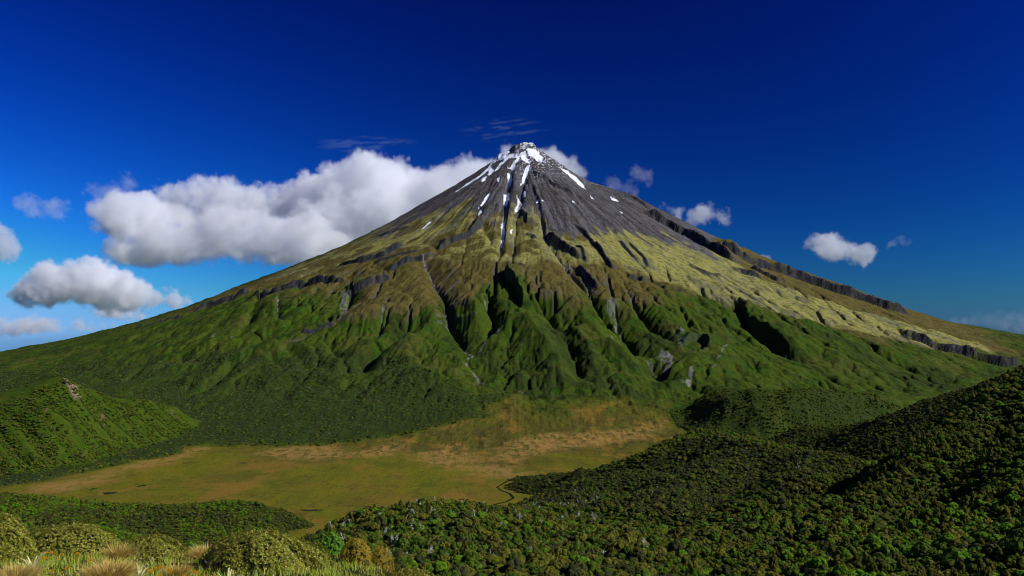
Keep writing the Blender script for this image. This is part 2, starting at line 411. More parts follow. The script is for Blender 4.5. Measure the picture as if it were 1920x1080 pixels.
def build_volcano():
    u = np.concatenate([np.linspace(-0.86, -0.58, 36)[:-1], np.linspace(-0.58, 0.58, 1180), np.linspace(0.58, 0.86, 36)[1:]])
    yv = np.concatenate([np.linspace(1150, 2300, 70)[:-1], np.linspace(2300, 3150, 100)[:-1], np.linspace(3150, 6120, 500)[:-1],
                         np.linspace(6120, 7400, 50)[:-1], np.linspace(7400, 12500, 26)])
    U, Yg = np.meshgrid(u, yv); Xg = U * Yg
    sh = Xg.shape; X = Xg.reshape(-1); Y = Yg.reshape(-1)
    h, r, ph = cone(X, Y); Z = base(X, Y)
    deg = np.degrees(ph)
    slope_zone = ss(2950, 2500, r) * ss(0, 250, r)
    w1 = fbm(X / 700, Y / 700, 3, 11) - 0.5; w2 = fbm(X / 180, Y / 180, 3, 12) - 0.5
    pw = ph + 0.10 * w1 + 0.02 * w2; lr = np.log(np.maximum(r, 60) / 100)
    dzE, accE = eroded_relief()
    dz = sample(dzE, X, Y); acc = sample(accE, X, Y)
    amp = ss(60, 300, r) * ss(60, 190, Z - MARSH)
    Z = Z + dz * amp
    Z = Z + ((fbm(X / 48, Y / 48, 5, 51, 0.6) - 0.5) * 9 + (ridged(X / 55, Y / 55, 4, 53, 0.6) - 0.55) * 11 * ss(700, 1300, r)) * ss(0, 40, Z - MARSH) * ss(0, 200, r)
    Z = Z + (ridged(pw * 95, lr * 7, 3, 57) - 0.55) * 7 * ss(900, 1500, r) * ss(40, 120, Z - MARSH) * (0.4 + 0.6 * ss(75, 45, np.abs(deg)))
    Z = Z + (ridged(pw * 34 + 0.6 * w2, lr * 3.2, 4, 58) - 0.55) * 17 * ss(150, 420, r) * ss(1350, 900, r)
    kn = ss(105, 40, np.hypot((X - XS - 8) * 0.9, (Y - YS) * 0.6))
    Z = Z + 8 * kn + (ridged(X / 40, Y / 40, 4, 55) - 0.55) * (8 + 22 * ss(420, 120, r)) * ss(900, 200, r)
    Z = Z + 26 * np.exp(-(((X + 78) / 22) ** 2 + ((Y - 5990) / 60) ** 2))
    rockM = np.zeros(X.shape, np.float32); darkM = np.zeros(X.shape, np.float32); screeM = np.zeros(X.shape, np.float32)
    bushAdd = np.zeros(X.shape, np.float32)
    jit = 14 * (fbm(X / 45, Y / 45, 3, 61) - 0.5)

    def cliff(P, hgt, back, rk=1.0, tp=0.12, face=9.0, dk=0.9):
        """a scarp along P: the ground left of travel stands higher, and the lift fades out behind it"""
        i = bbox(X, Y, P, back * 2.2 + 20)
        d, s, t = polydist(X[i], Y[i], P)
        sd = d * s + jit[i]
        tap = np.clip(np.minimum(t / tp, (1 - t) / tp), 0, 1) ** 0.7 if tp else 1.0
        inside = np.clip(1 - np.where((t <= 0) | (t >= 1), d, 0) / 60.0, 0, 1)
        lift = hgt * ss(-face * 0.3, face, sd) * np.exp(-np.maximum(sd, 0) / back) * tap * inside
        Z[i] += lift * (0.55 + 0.8 * fbm(X[i] / 70, Y[i] / 70, 3, 71))
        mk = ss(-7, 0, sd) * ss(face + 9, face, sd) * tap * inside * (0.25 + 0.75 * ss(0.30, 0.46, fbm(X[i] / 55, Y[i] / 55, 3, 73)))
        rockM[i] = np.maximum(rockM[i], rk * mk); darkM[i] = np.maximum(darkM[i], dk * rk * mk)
    L = line
    # --- lava-flow scarps on the east (left) side
    cliff(L((366, 586), (385, 578), (410, 570), (440, 561), (470, 551)), 30, 130)
    cliff(L((250, 618), (300, 606), (345, 596)), 14, 100, 0.4)
    cliff(L((470, 562), (520, 552), (560, 540), (600, 533), (645, 527)), 40, 220, 0.85)
    cliff(L((648, 548), (680, 541), (710, 531), (735, 520)), 42, 160)
    cliff(L((728, 512), (760, 498), (800, 483), (820, 477)), 26, 90)
    cliff(L((630, 504), (680, 496), (720, 484), (745, 470), (762, 460)), 30, 120)
    cliff(L((700, 499), (750, 484), (790, 475)), 13, 60, 0.8)
    cliff(L((824, 470), (850, 458), (880, 444), (900, 430), (911, 408)), 42, 110, 0.9)
    cliff(L((560, 632), (590, 627), (630, 618)), 20, 60, 0.9)
    cliff(L((700, 448), (740, 436), (770, 425)), 12, 60, 0.7)
    # --- scarps on the west (right) skyline
    cliff(L((1205, 402), (1250, 426), (1300, 452), (1340, 474), (1378, 494)), 58, 170)
    cliff(L((1330, 462), (1378, 484), (1420, 500), (1470, 515), (1530, 535), (1580, 553), (1630, 570), (1680, 587), (1712, 594)), 54, 210, 1.0, 0.08)
    cliff(L((1378, 508), (1400, 514), (1430, 524)), 26, 70)
    cliff(L((1407, 502), (1435, 516), (1462, 529)), 26, 70)
    cliff(L((1290, 497), (1330, 517), (1370, 527)), 16, 90, 0.5)
    cliff(L((1690, 634), (1730, 646), (1780, 661), (1830, 674), (1880, 686), (1917, 690)), 46, 200, 1.0, 0.06)
    cliff(L((1150, 372), (1185, 372), (1215, 392)), 22, 80)
    # --- the upper cone
    cliff(L((993, 322), (1005, 331), (1025, 338), (1040, 351), (1058, 358), (1078, 366)), 20, 80)
    cliff(L((996, 340), (1003, 360), (1010, 385), (1018, 412), (1020, 440), (1032, 452)), 18, 40)
    cliff(L((966, 405), (976, 402), (985, 408), (986, 420)), 30, 45)
    cliff(L((1020, 440), (1045, 456), (1065, 474), (1086, 487)), 36, 80)
    cliff(L((1083, 500), (1092, 515), (1105, 532), (1121, 541)), 32, 70)
    cliff(L((1073, 420), (1090, 436), (1108, 458), (1118, 468)), 18, 50)
    cliff(L((1112, 462), (1128, 480), (1138, 495), (1148, 506)), 30, 70)
    cliff(L((1160, 452), (1180, 478), (1198, 494)), 14, 40)
    cliff(L((1178, 455), (1200, 482), (1216, 502)), 12, 40)
    cliff(L((1080, 468), (1090, 480), (1096, 492)), 16, 40)
    cliff(L((985, 440), (995, 444), (1003, 450)), 12, 35)
    cliff(L((1190, 520), (1230, 535), (1290, 552)), 9, 60, 0.3)
    cliff(L((1178, 522), (1192, 524), (1208, 530)), 14, 40, 0.5)
    # --- streams, spurs and hollows of the green apron
    cliff(L((846, 570), (850, 592), (866, 602), (892, 606)), 24, 60, 0.2)
    cliff(L((944, 514), (950, 528), (962, 542), (972, 560), (978, 580)), 66, 130, 0.25)
    cliff(L((950, 516), (968, 516), (986, 520)), 20, 60, 0.2)
    cliff(L((1282, 655), (1296, 645), (1318, 645), (1326, 658), (1318, 676), (1285, 686), (1262, 694), (1242, 706)), 46, 90, 0.25)
    cliff(L((1386, 566), (1392, 588), (1402, 606), (1428, 622), (1452, 638), (1472, 652), (1484, 668)), 62, 260, 0.05, 0.35)
    cliff(L((1178, 522), (1195, 524), (1208, 530)), 12, 40, 0.3)
    # left apron: long ridges and gullies that fall to the lower left
    # --- the steep-fronted mound that closes the wetland on the right
    G = lambda *p: [survey(a, b, y) for a, b, y in p]
    MO = G((1258, 800, 3150), (1268, 800, 3020), (1300, 800, 2900), (1350, 790, 2850), (1420, 790, 2830), (1490, 790, 2835), (1560, 790, 2880), (1620, 790, 2960), (1700, 790, 3080), (1850, 700, 3300), (1850, 700, 3700), (1300, 700, 3700), (1275, 720, 3350))
    i = bbox(X, Y, MO, 10); ins = inpoly(X[i], Y[i], MO); d, sg, t = polydist(X[i], Y[i], MO + MO[:1])
    Z[i] += np.where(ins, 122 * ss(0, 130, d + 2.5 * jit[i]) ** 0.8 * ss(3600, 2950, Y[i]) * ss(480, 760, X[i]), 0)
    for P, w, v in SCREE_LINES:
        i = bbox(X, Y, P, w * 2 + 20); d, sg, t = polydist(X[i], Y[i], P); d = np.maximum(d + 0.5 * jit[i], 0)
        screeM[i] = np.maximum(screeM[i], v * ss(w, w * 0.5, d) * ss(0.28, 0.5, fbm(X[i] / 18, Y[i] / 18, 3, 77)))
    Z2 = Z.reshape(sh)
    # ---------------- surface masks
    gy, gx = np.gradient(Z2); dY = np.gradient(Yg, axis=0); dXc = np.gradient(Xg, axis=1)
    sX = gx / dXc; sY = (gy - sX * np.gradient(Xg, axis=0)) / dY
    slope = np.hypot(sX, sY).reshape(-1)
    def zone(pts, wob, soft, seed, land=0.0):
        """1 above (upslope of) a line of sightings round the cone"""
        a = np.array([(math.atan2(x - XS, YS - y), math.hypot(x - XS, YS - y)) for x, y in L(*pts)]); a = a[a[:, 0].argsort()]
        rb = np.interp(ph, a[:, 0], a[:, 1])
        nz = (fbm(pw * 22, lr * 3.5, 4, seed) - 0.5) * 1.3 + (fbm(X / 110, Y / 110, 4, seed + 1) - 0.5) * 0.7
        return ss(soft, -soft, r - rb + nz * wob - land * dz)
    z_rock = zone([(690, 430), (740, 430), (800, 418), (850, 396), (890, 400), (930, 440), (960, 408), (1000, 402), (1035, 440), (1075, 444), (1110, 430), (1150, 424), (1200, 446), (1250, 462), (1300, 466), (1330, 466)], 430, 60, 101, 2.5)
    z_moss = zone([(560, 522), (640, 500), (720, 480), (800, 470), (850, 485), (900, 490), (960, 492), (1010, 494), (1060, 500), (1110, 498), (1160, 506), (1210, 518), (1260, 536), (1320, 556), (1400, 575), (1480, 596), (1560, 612), (1640, 628), (1740, 650), (1840, 664)], 170, 45, 111, 2.0)
    z_brown = zone([(370, 582), (460, 560), (560, 545), (640, 540), (700, 575), (760, 590), (820, 575), (870, 590), (905, 545), (960, 512), (1010, 540), (1060, 560), (1120, 558), (1190, 556), (1260, 556), (1340, 566), (1420, 582), (1500, 604), (1600, 630), (1720, 655), (1860, 672)], 330, 130, 121, 5.0)
    left = ss(-10, -32, deg); right = ss(12, 30, deg)
    mossness = z_moss * (0.85 + 0.15 * right) * ss(0.42 - 0.22 * right, 0.54, fbm(X / 90, Y / 90, 5, 131) + 0.22 * right + 0.05)
    TT = L((1205, 402), (1300, 452), (1378, 494), (1440, 527), (1520, 556), (1600, 583), (1700, 610), (1800, 638), (1920, 664)) + [(4500, 5200), (5000, 9000), (400, 9000), (300, 6050)]
    z_top = inpoly(X + 2 * jit, Y + 2 * jit, TT).astype(np.float32)
    mossness = mossness * (1 - z_top); strk_ = 0.6 * fbm(pw * 42, lr * 5, 4, 251) + 0.4 * fbm(X / 55, Y / 55, 4, 252)
    # scarps far right keep a green and brown cover, pale moss runs along the terrace below them
    top = ss(2500, 3000, r) * right
    steep = ss(0.95, 1.3, slope) * ss(2900, 2300, r)
    rock = np.maximum(z_rock * ss(0.16, 0.42, fbm(X / 120, Y / 120, 4, 141) + 0.25 * ss(1300, 500, r)), np.maximum(rockM, steep * 0.45 * z_brown))
    bushN = fbm(X / 150, Y / 150, 5, 151)
    conc = ss(2, -16, dz) * 0.45 + ss(0.9, 1.9, acc) * 0.40
    low = ss(1350, 1900, r)
    bush = ss(0.30, 0.62, conc * 0.9 + (bushN - 0.5) * 1.5 + 0.16 * ss(1700, 2700, r)) * low * (1 - z_brown) * 0.85
    # bush apron at lower left with bleached dead trees, its foot running along the wetland
    BA = L((-60, 700), (120, 690), (300, 676), (430, 660), (520, 668), (600, 655), (680, 668), (760, 690), (830, 728), (880, 752), (938, 738), (946, 752), (900, 782), (850, 795), (770, 812), (700, 822), (600, 836), (480, 838), (370, 838), (330, 850), (250, 870), (100, 900), (-150, 940), (-600, 900))
    i = bbox(X, Y, BA, 260); d, s, t = polydist(X[i], Y[i], BA + BA[:1]); ins = inpoly(X[i], Y[i], BA)
    apron = np.zeros(X.shape, np.float32)
    apron[i] = ss(-40, 40, np.where(ins, d, -d) + 90 * (fbm(X[i] / 70, Y[i] / 70, 5, 161) - 0.5) + 130 * (fbm(X[i] / 260, Y[i] / 200, 3, 162) - 0.5))
    gsoft = fbm(pw * 30, lr * 4, 4, 171)
    inner = np.clip(ss(0.42, 0.60, gsoft + 0.22 * ss(2450, 2900, r) + 0.12 * (fbm(X / 50, Y / 50, 4, 172) - 0.5)), 0, 1)
    bush = np.maximum(bush, apron * (0.25 + 0.75 * inner))
    shaded_side = ss(-66, -80, deg + 10 * w1) * ss(300, 700, r) * ss(2900, 2000, r)
    bush = np.maximum(bush, 0.85 * shaded_side); rock = rock * (1 - 0.7 * shaded_side)  # shade of the left skyline strip put into the bush colour
    for P, wd in ((((905, 722), (960, 730), (1040, 745), (1100, 748), (1160, 756), (1220, 762), (1270, 775)), 22), (((1100, 655), (1102, 690), (1118, 712), (1150, 730), (1200, 745)), 70), (((1010, 690), (1050, 712), (1120, 735)), 30), (((1260, 712), (1290, 728), (1330, 742)), 30),
                  (((640, 660), (720, 690), (800, 745)), 60), (((745, 600), (760, 640), (740, 670)), 50), (((1040, 610), (1060, 660), (1075, 690)), 80), (((905, 660), (940, 690), (990, 715)), 40)):
        i = bbox(X, Y, L(*P), wd * 2); d, s, t = polydist(X[i], Y[i], L(*P))
        bush[i] = np.maximum(bush[i], 0.9 * ss(wd, wd * 0.4, d + wd * 1.2 * (fbm(X[i] / 40, Y[i] / 40, 4, 181) - 0.5)))
    grey = apron * ss(0.35, 0.6, fbm(X / 260, Y / 260, 4, 191) + 0.35 * ss(-6, -24, deg)) 
    brown = np.clip(z_brown * 1.0 + 0.35 * ss(0.55, 0.75, fbm(X / 130, Y / 130, 4, 201)) * (1 - apron), 0, 1)
    marsh = ss(1085, 985, Z + 90 * (fbm(X / 120, Y / 120, 4, 163) - 0.5)) * (1 - apron) * ss(2300, 2700, r) * (deg > -80) * (1 - ss(24, 28, deg) * ss(960, 985, Z))
    on_mound = np.zeros(X.shape, np.float32); i = bbox(X, Y, MO, 40); dmo, sg, t = polydist(X[i], Y[i], MO + MO[:1]); im = inpoly(X[i], Y[i], MO)
    on_mound[i] = ss(-25, 0, np.where(im, dmo, -dmo) + jit[i]); marsh = marsh * (1 - on_mound)
    front = np.zeros(X.shape, np.float32); front[i] = im * ss(210, 130, dmo + 4 * jit[i]) * ss(3250, 3080, Y[i])
    col = CX + X / Y * FPX; gap = ss(34, 4, np.abs(col - 1462 + 2 * jit)) * 0.4
    bush = np.maximum(bush * (1 - 0.9 * on_mound), front * (0.95 - gap)); brown = np.maximum(brown * (1 - on_mound), 0.5 * front * gap)
    fan = ss(930, 948, Z + 30 * (fbm(X / 160, Y / 160, 4, 281) - 0.5)) * marsh
    tan = np.zeros(X.shape, np.float32)
    for P in ([(490, 858), (540, 850), (620, 851), (660, 864), (600, 870), (540, 866)], [(672, 858), (715, 850), (765, 849), (740, 861), (690, 866)], [(770, 864), (850, 850), (905, 868), (850, 884), (790, 874)], [(920, 868), (950, 852), (990, 843), (1060, 840), (1180, 835), (1255, 826), (1205, 844), (1080, 852), (1000, 862), (950, 874)], [(860, 880), (940, 877), (990, 890), (950, 898), (900, 893)], [(55, 922), (130, 900), (220, 880), (330, 850), (390, 852), (300, 872), (220, 893), (110, 922)], [(640, 1000), (690, 990), (660, 1020), (600, 1040)]):
        q = [((px - CX) / FPX * (325 * FPX / (py - ROW0)), 325 * FPX / (py - ROW0)) for px, py in P]; i = bbox(X, Y, q, 120); d, sg, t = polydist(X[i], Y[i], q + q[:1])
        tan[i] = np.maximum(tan[i], ss(-45, 30, np.where(inpoly(X[i], Y[i], q), d, -d) + 90 * (fbm(X[i] / 60, Y[i] / 25, 4, 291) - 0.5)))
    tan = tan * marsh
    # ---------------- snow and scree shapes
    snow = np.zeros(X.shape, np.float32)
    SN = [[(935,296),(957,281),(952,292),(942,300),(932,302)], [(947,295),(962,289),(976,294),(973,300),(957,296),(946,306),(936,318),(927,322),(938,305)],
          [(973,289),(985,286),(988,296),(996,303),(996,308),(989,306),(981,299),(974,296)], [(987,283),(1000,282),(1010,287),(1018,296),(1017,305),(1006,302),(996,296),(990,290)],
          [(963,303),(971,297),(976,298),(967,308),(969,316),(965,323),(957,318),(950,315),(959,312)], [(915,325),(922,314),(928,320),(923,327),(911,331)], [(901,341),(905,333),(913,333),(911,339),(904,343)],
          [(852,362),(890,336),(897,333),(920,310),(923,314),(902,333),(884,343),(858,360)], [(932,336),(939,334),(936,342),(932,340)],
          [(989,309),(995,312),(988,325),(984,336),(976,347),(979,332),(983,320)], [(951,325),(956,325),(961,336),(958,346),(951,353),(953,340)],
          [(945,361),(956,360),(955,375),(951,387),(945,378)], [(980,355),(985,359),(986,371),(980,368)], [(969,365),(973,370),(978,380),(978,388),(971,396),(965,404),(966,392),(970,382)],
          [(918,361),(921,364),(912,377),(901,386),(909,372)], [(898,388),(902,393),(905,400),(898,403)], [(941,414),(948,407),(946,425),(947,437),(941,462),(938,456),(941,440),(940,425)],
          [(1048,315),(1060,319),(1081,334),(1093,346),(1100,357),(1084,347),(1064,328)], [(1144,368),(1161,377),(1158,381),(1147,373)], [(806,415),(788,432),(792,431),(808,418)],
          [(1006,378),(1011,377),(1011,386),(1006,385)], [(1106,367),(1114,372),(1113,374),(1107,371)], [(956,437),(960,430),(962,428),(960,436)], [(1015,379),(1018,378),(1019,384),(1016,384)], [(1072,378),(1076,378),(1077,382),(1073,381)],
          [(1160,396),(1168,402),(1166,403)], [(925,303),(932,298),(930,304),(920,312),(917,313)]]
    for P in SN:
        q = L(*P); i = bbox(X, Y, q, 40)
        xx = X[i] + 10 * (fbm(X[i] / 22, Y[i] / 22, 3, 211) - 0.5); yy = Y[i] + 26 * (fbm(X[i] / 22, Y[i] / 22, 3, 221) - 0.5)
        snow[i] = np.maximum(snow[i], inpoly(xx, yy, q))
    dust = ss(0.62, 0.72, fbm(X / 9, Y / 9, 3, 231)) * ss(560, 160, r) * 0.8 * ss(-45, 10, deg) + ss(0.55, 0.7, fbm(X / 14, Y / 30, 3, 232)) * ss(230, 60, r) * 0.6
    snow = np.clip(np.maximum(snow, dust), 0, 1)
    for P, v in (([(640,545),(648,540),(655,560),(652,575),(634,612),(628,616),(636,590)], 0.5), ([(1140,565),(1165,562),(1160,580),(1150,588),(1138,580)], 0.4), ([(1150,595),(1162,590),(1160,604),(1153,606)], 0.6),
                 ([(1235,660),(1243,650),(1260,668),(1262,682),(1246,690),(1238,680)], 0.85), ([(1271,625),(1278,620),(1286,640),(1280,655),(1270,655)], 0.8), ([(1146,620),(1150,622),(1149,635),(1175,660),(1168,658),(1145,636)], 0.8),
                 ([(1284,722),(1296,702),(1304,704),(1296,720),(1290,728)], 0.75), ([(1216,668),(1222,662),(1226,676),(1222,680)], 0.8), ([(1360,665),(1366,660),(1340,705),(1334,710)], 0.5), ([(395,636),(402,634),(403,642),(396,643)], 0.7), ([(432,636),(436,634),(437,641),(433,642)], 0.8),
                 ([(970,729),(980,728),(978,733),(971,732)], 0.9), ([(845,575),(815,590),(820,600),(850,615)], 0.35)):
        q = L(*P); i = bbox(X, Y, q, 40)
        screeM[i] = np.maximum(screeM[i], v * inpoly(X[i] + jit[i], Y[i] + jit[i] * 2, q) * ss(0.3, 0.55, fbm(X[i] / 14, Y[i] / 14, 3, 241)))
    # bush canopy stands up from the ground
    bush = bush * (1 - marsh)
    canopy = (fbm(X / 9, Y / 9, 3, 261) * 7 + 1.5) * bush * (1 - rock)
    Zf = Z + canopy
    Zf = Zf + rock * ss(0.5, 1.0, slope) * (ridged(X / 16, Y / 16, 3, 271) - 0.5) * 10
    scree = screeM * (1 - bush * 0.6)
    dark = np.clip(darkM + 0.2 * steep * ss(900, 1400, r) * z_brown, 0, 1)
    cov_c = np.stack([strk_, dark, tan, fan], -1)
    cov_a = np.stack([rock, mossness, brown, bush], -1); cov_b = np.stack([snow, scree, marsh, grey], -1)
    mat = terrain_material()
    Zf2 = Zf.reshape(sh)
    flat = (Z < MARSH + 22).reshape(sh)
    fl = flat[:-1, :-1] & flat[1:, 1:] & (Yg[:-1, :-1] < 3600) & (np.abs(U[:-1, :-1]) < 0.62)
    at = {'cover_a': cov_a, 'cover_b': cov_b, 'cover_c': cov_c}
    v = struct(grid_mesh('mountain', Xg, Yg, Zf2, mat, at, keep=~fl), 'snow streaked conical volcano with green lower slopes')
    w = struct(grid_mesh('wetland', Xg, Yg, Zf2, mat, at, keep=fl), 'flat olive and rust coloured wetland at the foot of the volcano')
    pick_ = np.nonzero((apron * inner > 0.45) & (Zf > MARSH + 6) & (np.abs(U.reshape(-1)) < 0.6))[0]
    pick_ = np.random.default_rng(9).choice(pick_, min(26000, len(pick_)), replace=False)
    pk2 = np.nonzero((front * (1 - gap) > 0.5) & (Zf > MARSH + 8))[0]; pick_ = np.concatenate([pick_, np.random.default_rng(10).choice(pk2, min(5000, len(pk2)), replace=False)])
    return v, w, (X[pick_], Y[pick_], Z[pick_])
volcano, wetland, apron_pts = build_volcano()

# ------------------------------------------------------------------ the nearer hills
def pt(px, py, Yd):
    """a surveyed point: bearing column, row and distance -> x, y, z"""
    return ((px - CX) / FPX * Yd, Yd, CAMZ + (ROW0 - py) / FPX * Yd)
class Hill:
    """a smooth surface through surveyed points, worked in bearing and log distance"""
    def __init__(self, pts, rough=1.0, seed=0):
        P = np.array([pt(*p) for p in pts])
        self.q = np.stack([P[:, 0] / P[:, 1], np.log(P[:, 1])], -1); n = len(P)
        K = np.hypot(self.q[:, None, 0] - self.q[None, :, 0], self.q[:, None, 1] - self.q[None, :, 1])
        A = np.zeros((n + 3, n + 3)); A[:n, :n] = -K - 0.004 * np.eye(n); A[:n, n] = 1; A[:n, n + 1:] = self.q
        A[n, :n] = 1; A[n + 1:, :n] = self.q.T
        self.w = np.linalg.solve(A, np.concatenate([P[:, 2], [0, 0, 0]])); self.rough = rough; self.seed = seed
        self.cuts = []
    def __call__(self, X, Y):
        X = np.asarray(X, float); Y = np.asarray(Y, float); sh = X.shape; x = X.reshape(-1); y = Y.reshape(-1)
        a = x / y; b = np.log(y); n = len(self.q)
        z = self.w[n] + self.w[n + 1] * a + self.w[n + 2] * b
        for i in range(n): z = z - self.w[i] * np.hypot(a - self.q[i, 0], b - self.q[i, 1])
        k = self.rough
        if k: z = z + k * ((fbm(x / 110, y / 110, 4, 300 + self.seed) - 0.5) * 17 - 3.0 + (fbm(x / 25, y / 25, 3, 310 + self.seed) - 0.5) * 4)
        for P, w, dep in self.cuts:
            d, sg, t = polydist(x, y, P); tap = np.clip(np.minimum(t / 0.15, (1 - t) / 0.15), 0, 1)
            z = z - dep * tap * np.clip(1 - d / w, 0, 1) ** 1.3
        return z.reshape(sh)
M_ = lambda px, py: (px, py, 330.0 * FPX / (py - ROW0))         # a sighting on the level wetland
FH = Hill([  # hillside on the right, the spur with dead trees, the hill and low tongue behind, the far ridge
 (1920, 690, 1100), (2020, 640, 1150), (2200, 600, 1200), (1850, 730, 1000), (1790, 768, 930), (1700, 828, 860), (1660, 855, 820), (1620, 880, 780), (1560, 925, 700), (1500, 962, 640),
 (1920, 850, 750), (1920, 960, 520), (1920, 1080, 350), (1750, 900, 700), (1750, 1000, 500), (1750, 1080, 360), (1600, 1000, 520), (1600, 1080, 370), (1450, 1030, 480), (1450, 1080, 400), (1300, 1080, 430), (1300, 1040, 500),
 (1920, 1300, 210), (1500, 1300, 220), (1200, 1300, 230), (900, 1300, 230), (650, 1300, 240), (2200, 1080, 330), (2200, 800, 800), (480, 1250, 300), (1400, 1500, 150), (2000, 1500, 150), (800, 1500, 150),
 (1990, 800, 1500), (1850, 900, 1250), (1700, 940, 1100), (1560, 990, 930), (2200, 760, 1600),
 (575, 1034, 620), (620, 1007, 680), (680, 974, 740), (740, 957, 790), (820, 950, 820), (900, 954, 830), (960, 966, 810), (1040, 958, 860), (1100, 948, 900), (1200, 942, 960),
 (650, 1080, 430), (800, 1080, 420), (800, 1010, 600), (950, 1080, 420), (1000, 1010, 600), (1150, 1080, 430), (1150, 1000, 640), (1300, 965, 800), (1300, 1010, 600), (1400, 985, 700),
 (1080, 897, 1500), (1130, 878, 1550), (1200, 853, 1600), (1260, 825, 1620), (1300, 813, 1620), (1340, 809, 1600), (1400, 820, 1500), (1440, 830, 1430), (1500, 835, 1350), (1560, 848, 1250), (1620, 865, 1150),
 (1100, 920, 1250), (1250, 890, 1250), (1400, 880, 1150), (1500, 890, 1000), (1250, 930, 1000), (1400, 930, 880), (1000, 955, 1100), (900, 990, 1000),
 (1000, 898, 2080), (1080, 884, 1990), (1150, 876, 1950), (1080, 915, 1800),
 (1200, 900, 2050), (1340, 868, 2150), (1480, 872, 1850), (1420, 850, 2000), (962, 903, 2120), (945, 913, 2140), M_(1040, 942), M_(960, 948), M_(900, 990), M_(800, 1010), M_(700, 1040), M_(600, 1060), M_(540, 1090), M_(930, 910), M_(1100, 870), M_(1230, 850), (740, 1020, 1080), (640, 1060, 900),
 (1900, 700, 1600), (1800, 737, 1620), (1740, 754, 1660), (1700, 767, 1700), (1640, 789, 1800), (1590, 802, 1900), (1700, 800, 1560), (1640, 830, 1520), (1580, 835, 1660), (1500, 850, 1900), (1450, 880, 1680), (1500, 885, 1600), (1560, 885, 1520), (1400, 875, 1750), (1620, 895, 1380), (1540, 870, 1750),
 (1450, 832, 2080), (1465, 812, 2160), (1490, 801, 2180), (1530, 794, 2220), (1580, 798, 2160), (1490, 850, 2400), (1600, 840, 2350), (1750, 800, 2100), (1900, 760, 2000), (1400, 850, 2350), (2100, 700, 1900)], 1.0, 1)
FH.cuts = [([pt(*p)[:2] for p in ((1010, 958, 930), (1100, 960, 900), (1180, 966, 860), (1292, 966, 820), (1400, 950, 830), (1500, 925, 840), (1590, 885, 880))], 85, 30),
           ([pt(*p)[:2] for p in ((1100, 905, 1500), (1200, 885, 1420), (1310, 865, 1380), (1400, 850, 1380))], 60, 16),
           ([pt(*p)[:2] for p in ((1830, 880, 760), (1700, 940, 640), (1560, 985, 570), (1400, 1025, 500), (1250, 1062, 450))], 55, 24),
           ([pt(*p)[:2] for p in ((1920, 780, 900), (1800, 850, 780), (1680, 905, 690), (1560, 960, 620))], 45, 16),
           ([pt(*p)[:2] for p in ((1920, 1010, 450), (1800, 1040, 415), (1700, 1075, 375))], 30, 9),
           ([pt(*p)[:2] for p in ((1330, 830, 1500), (1260, 870, 1380), (1180, 910, 1250), (1100, 945, 1050))], 60, 18),
           ([pt(*p)[:2] for p in ((1450, 850, 1300), (1400, 890, 1120), (1330, 930, 960), (1230, 965, 820))], 60, 20),
           ([pt(*p)[:2] for p in ((1920, 930, 590), (1800, 975, 530), (1680, 1010, 480), (1560, 1055, 420))], 40, 15),
           ([pt(*p)[:2] for p in ((1640, 870, 830), (1560, 935, 720), (1480, 985, 640), (1380, 1020, 560), (1200, 1060, 470))], 50, 14)]
SP = Hill([(-160, 915, 1450), (0, 924, 1450), (60, 928, 1470), (130, 937, 1500), (230, 952, 1520), (300, 957, 1530), (400, 952, 1580), (450, 946, 1600), (490, 945, 1620), (530, 957, 1680), (572, 977, 1735),
 (-100, 960, 1780), M_(40, 940), M_(230, 962), M_(350, 965), M_(450, 955), M_(540, 960), M_(600, 985), M_(545, 1002), M_(500, 1032), M_(470, 1060), (300, 1010, 1400), (400, 1005, 1450), (100, 1000, 1200), (-100, 1000, 1150), (100, 1080, 800), (300, 1085, 900), (400, 1080, 1000), M_(700, 1000), (-100, 1100, 700)], 0.6, 2)
LR = Hill([(-260, 790, 2500), (-100, 770, 2520), (0, 758, 2550), (60, 736, 2600), (100, 718, 2650), (125, 711, 2680), (160, 726, 2750), (200, 743, 2820), (240, 755, 2900), (280, 751, 2950), (330, 766, 3050), (380, 794, 3150), (396, 818, 3130), (70, 800, 2440), (190, 815, 2640),
 M_(-260, 960), M_(-100, 925), M_(0, 907), M_(60, 899), M_(130, 887), M_(200, 872), M_(270, 857), M_(330, 847), M_(380, 838), M_(420, 836), M_(100, 960), M_(300, 930), M_(400, 870), M_(-200, 1000), (0, 815, 2390), (130, 790, 2530), (260, 800, 2800),
 (-100, 800, 3000), (60, 790, 3100), (160, 790, 3200), (260, 795, 3300), (380, 815, 3400), (-260, 810, 2950), (430, 828, 3200)], 0.75, 3)
for k, (x0, x1) in enumerate(((-90, 20), (-50, 70), (0, 110), (35, 150), (68, 190), (98, 228), (135, 262), (168, 290), (205, 318), (238, 340), (275, 362), (310, 380))):
    yc = float(np.interp(x0, (-100, 0, 60, 125, 200, 280, 330), (2520, 2550, 2600, 2680, 2820, 2950, 3050))) - 25
    yb = float(np.interp(x1, (0, 60, 130, 200, 270, 330, 380), (2188, 2255, 2365, 2518, 2692, 2822, 2950))) + 25
    LR.cuts.append(([((x0 + (x1 - x0) * t + 6 * math.sin(5 * t + k) - CX) / FPX * (yc + (yb - yc) * t), yc + (yb - yc) * t) for t in (0, 0.35, 0.7, 1)], 26 + 5 * (k % 3), 13 + 4 * (k % 3)))

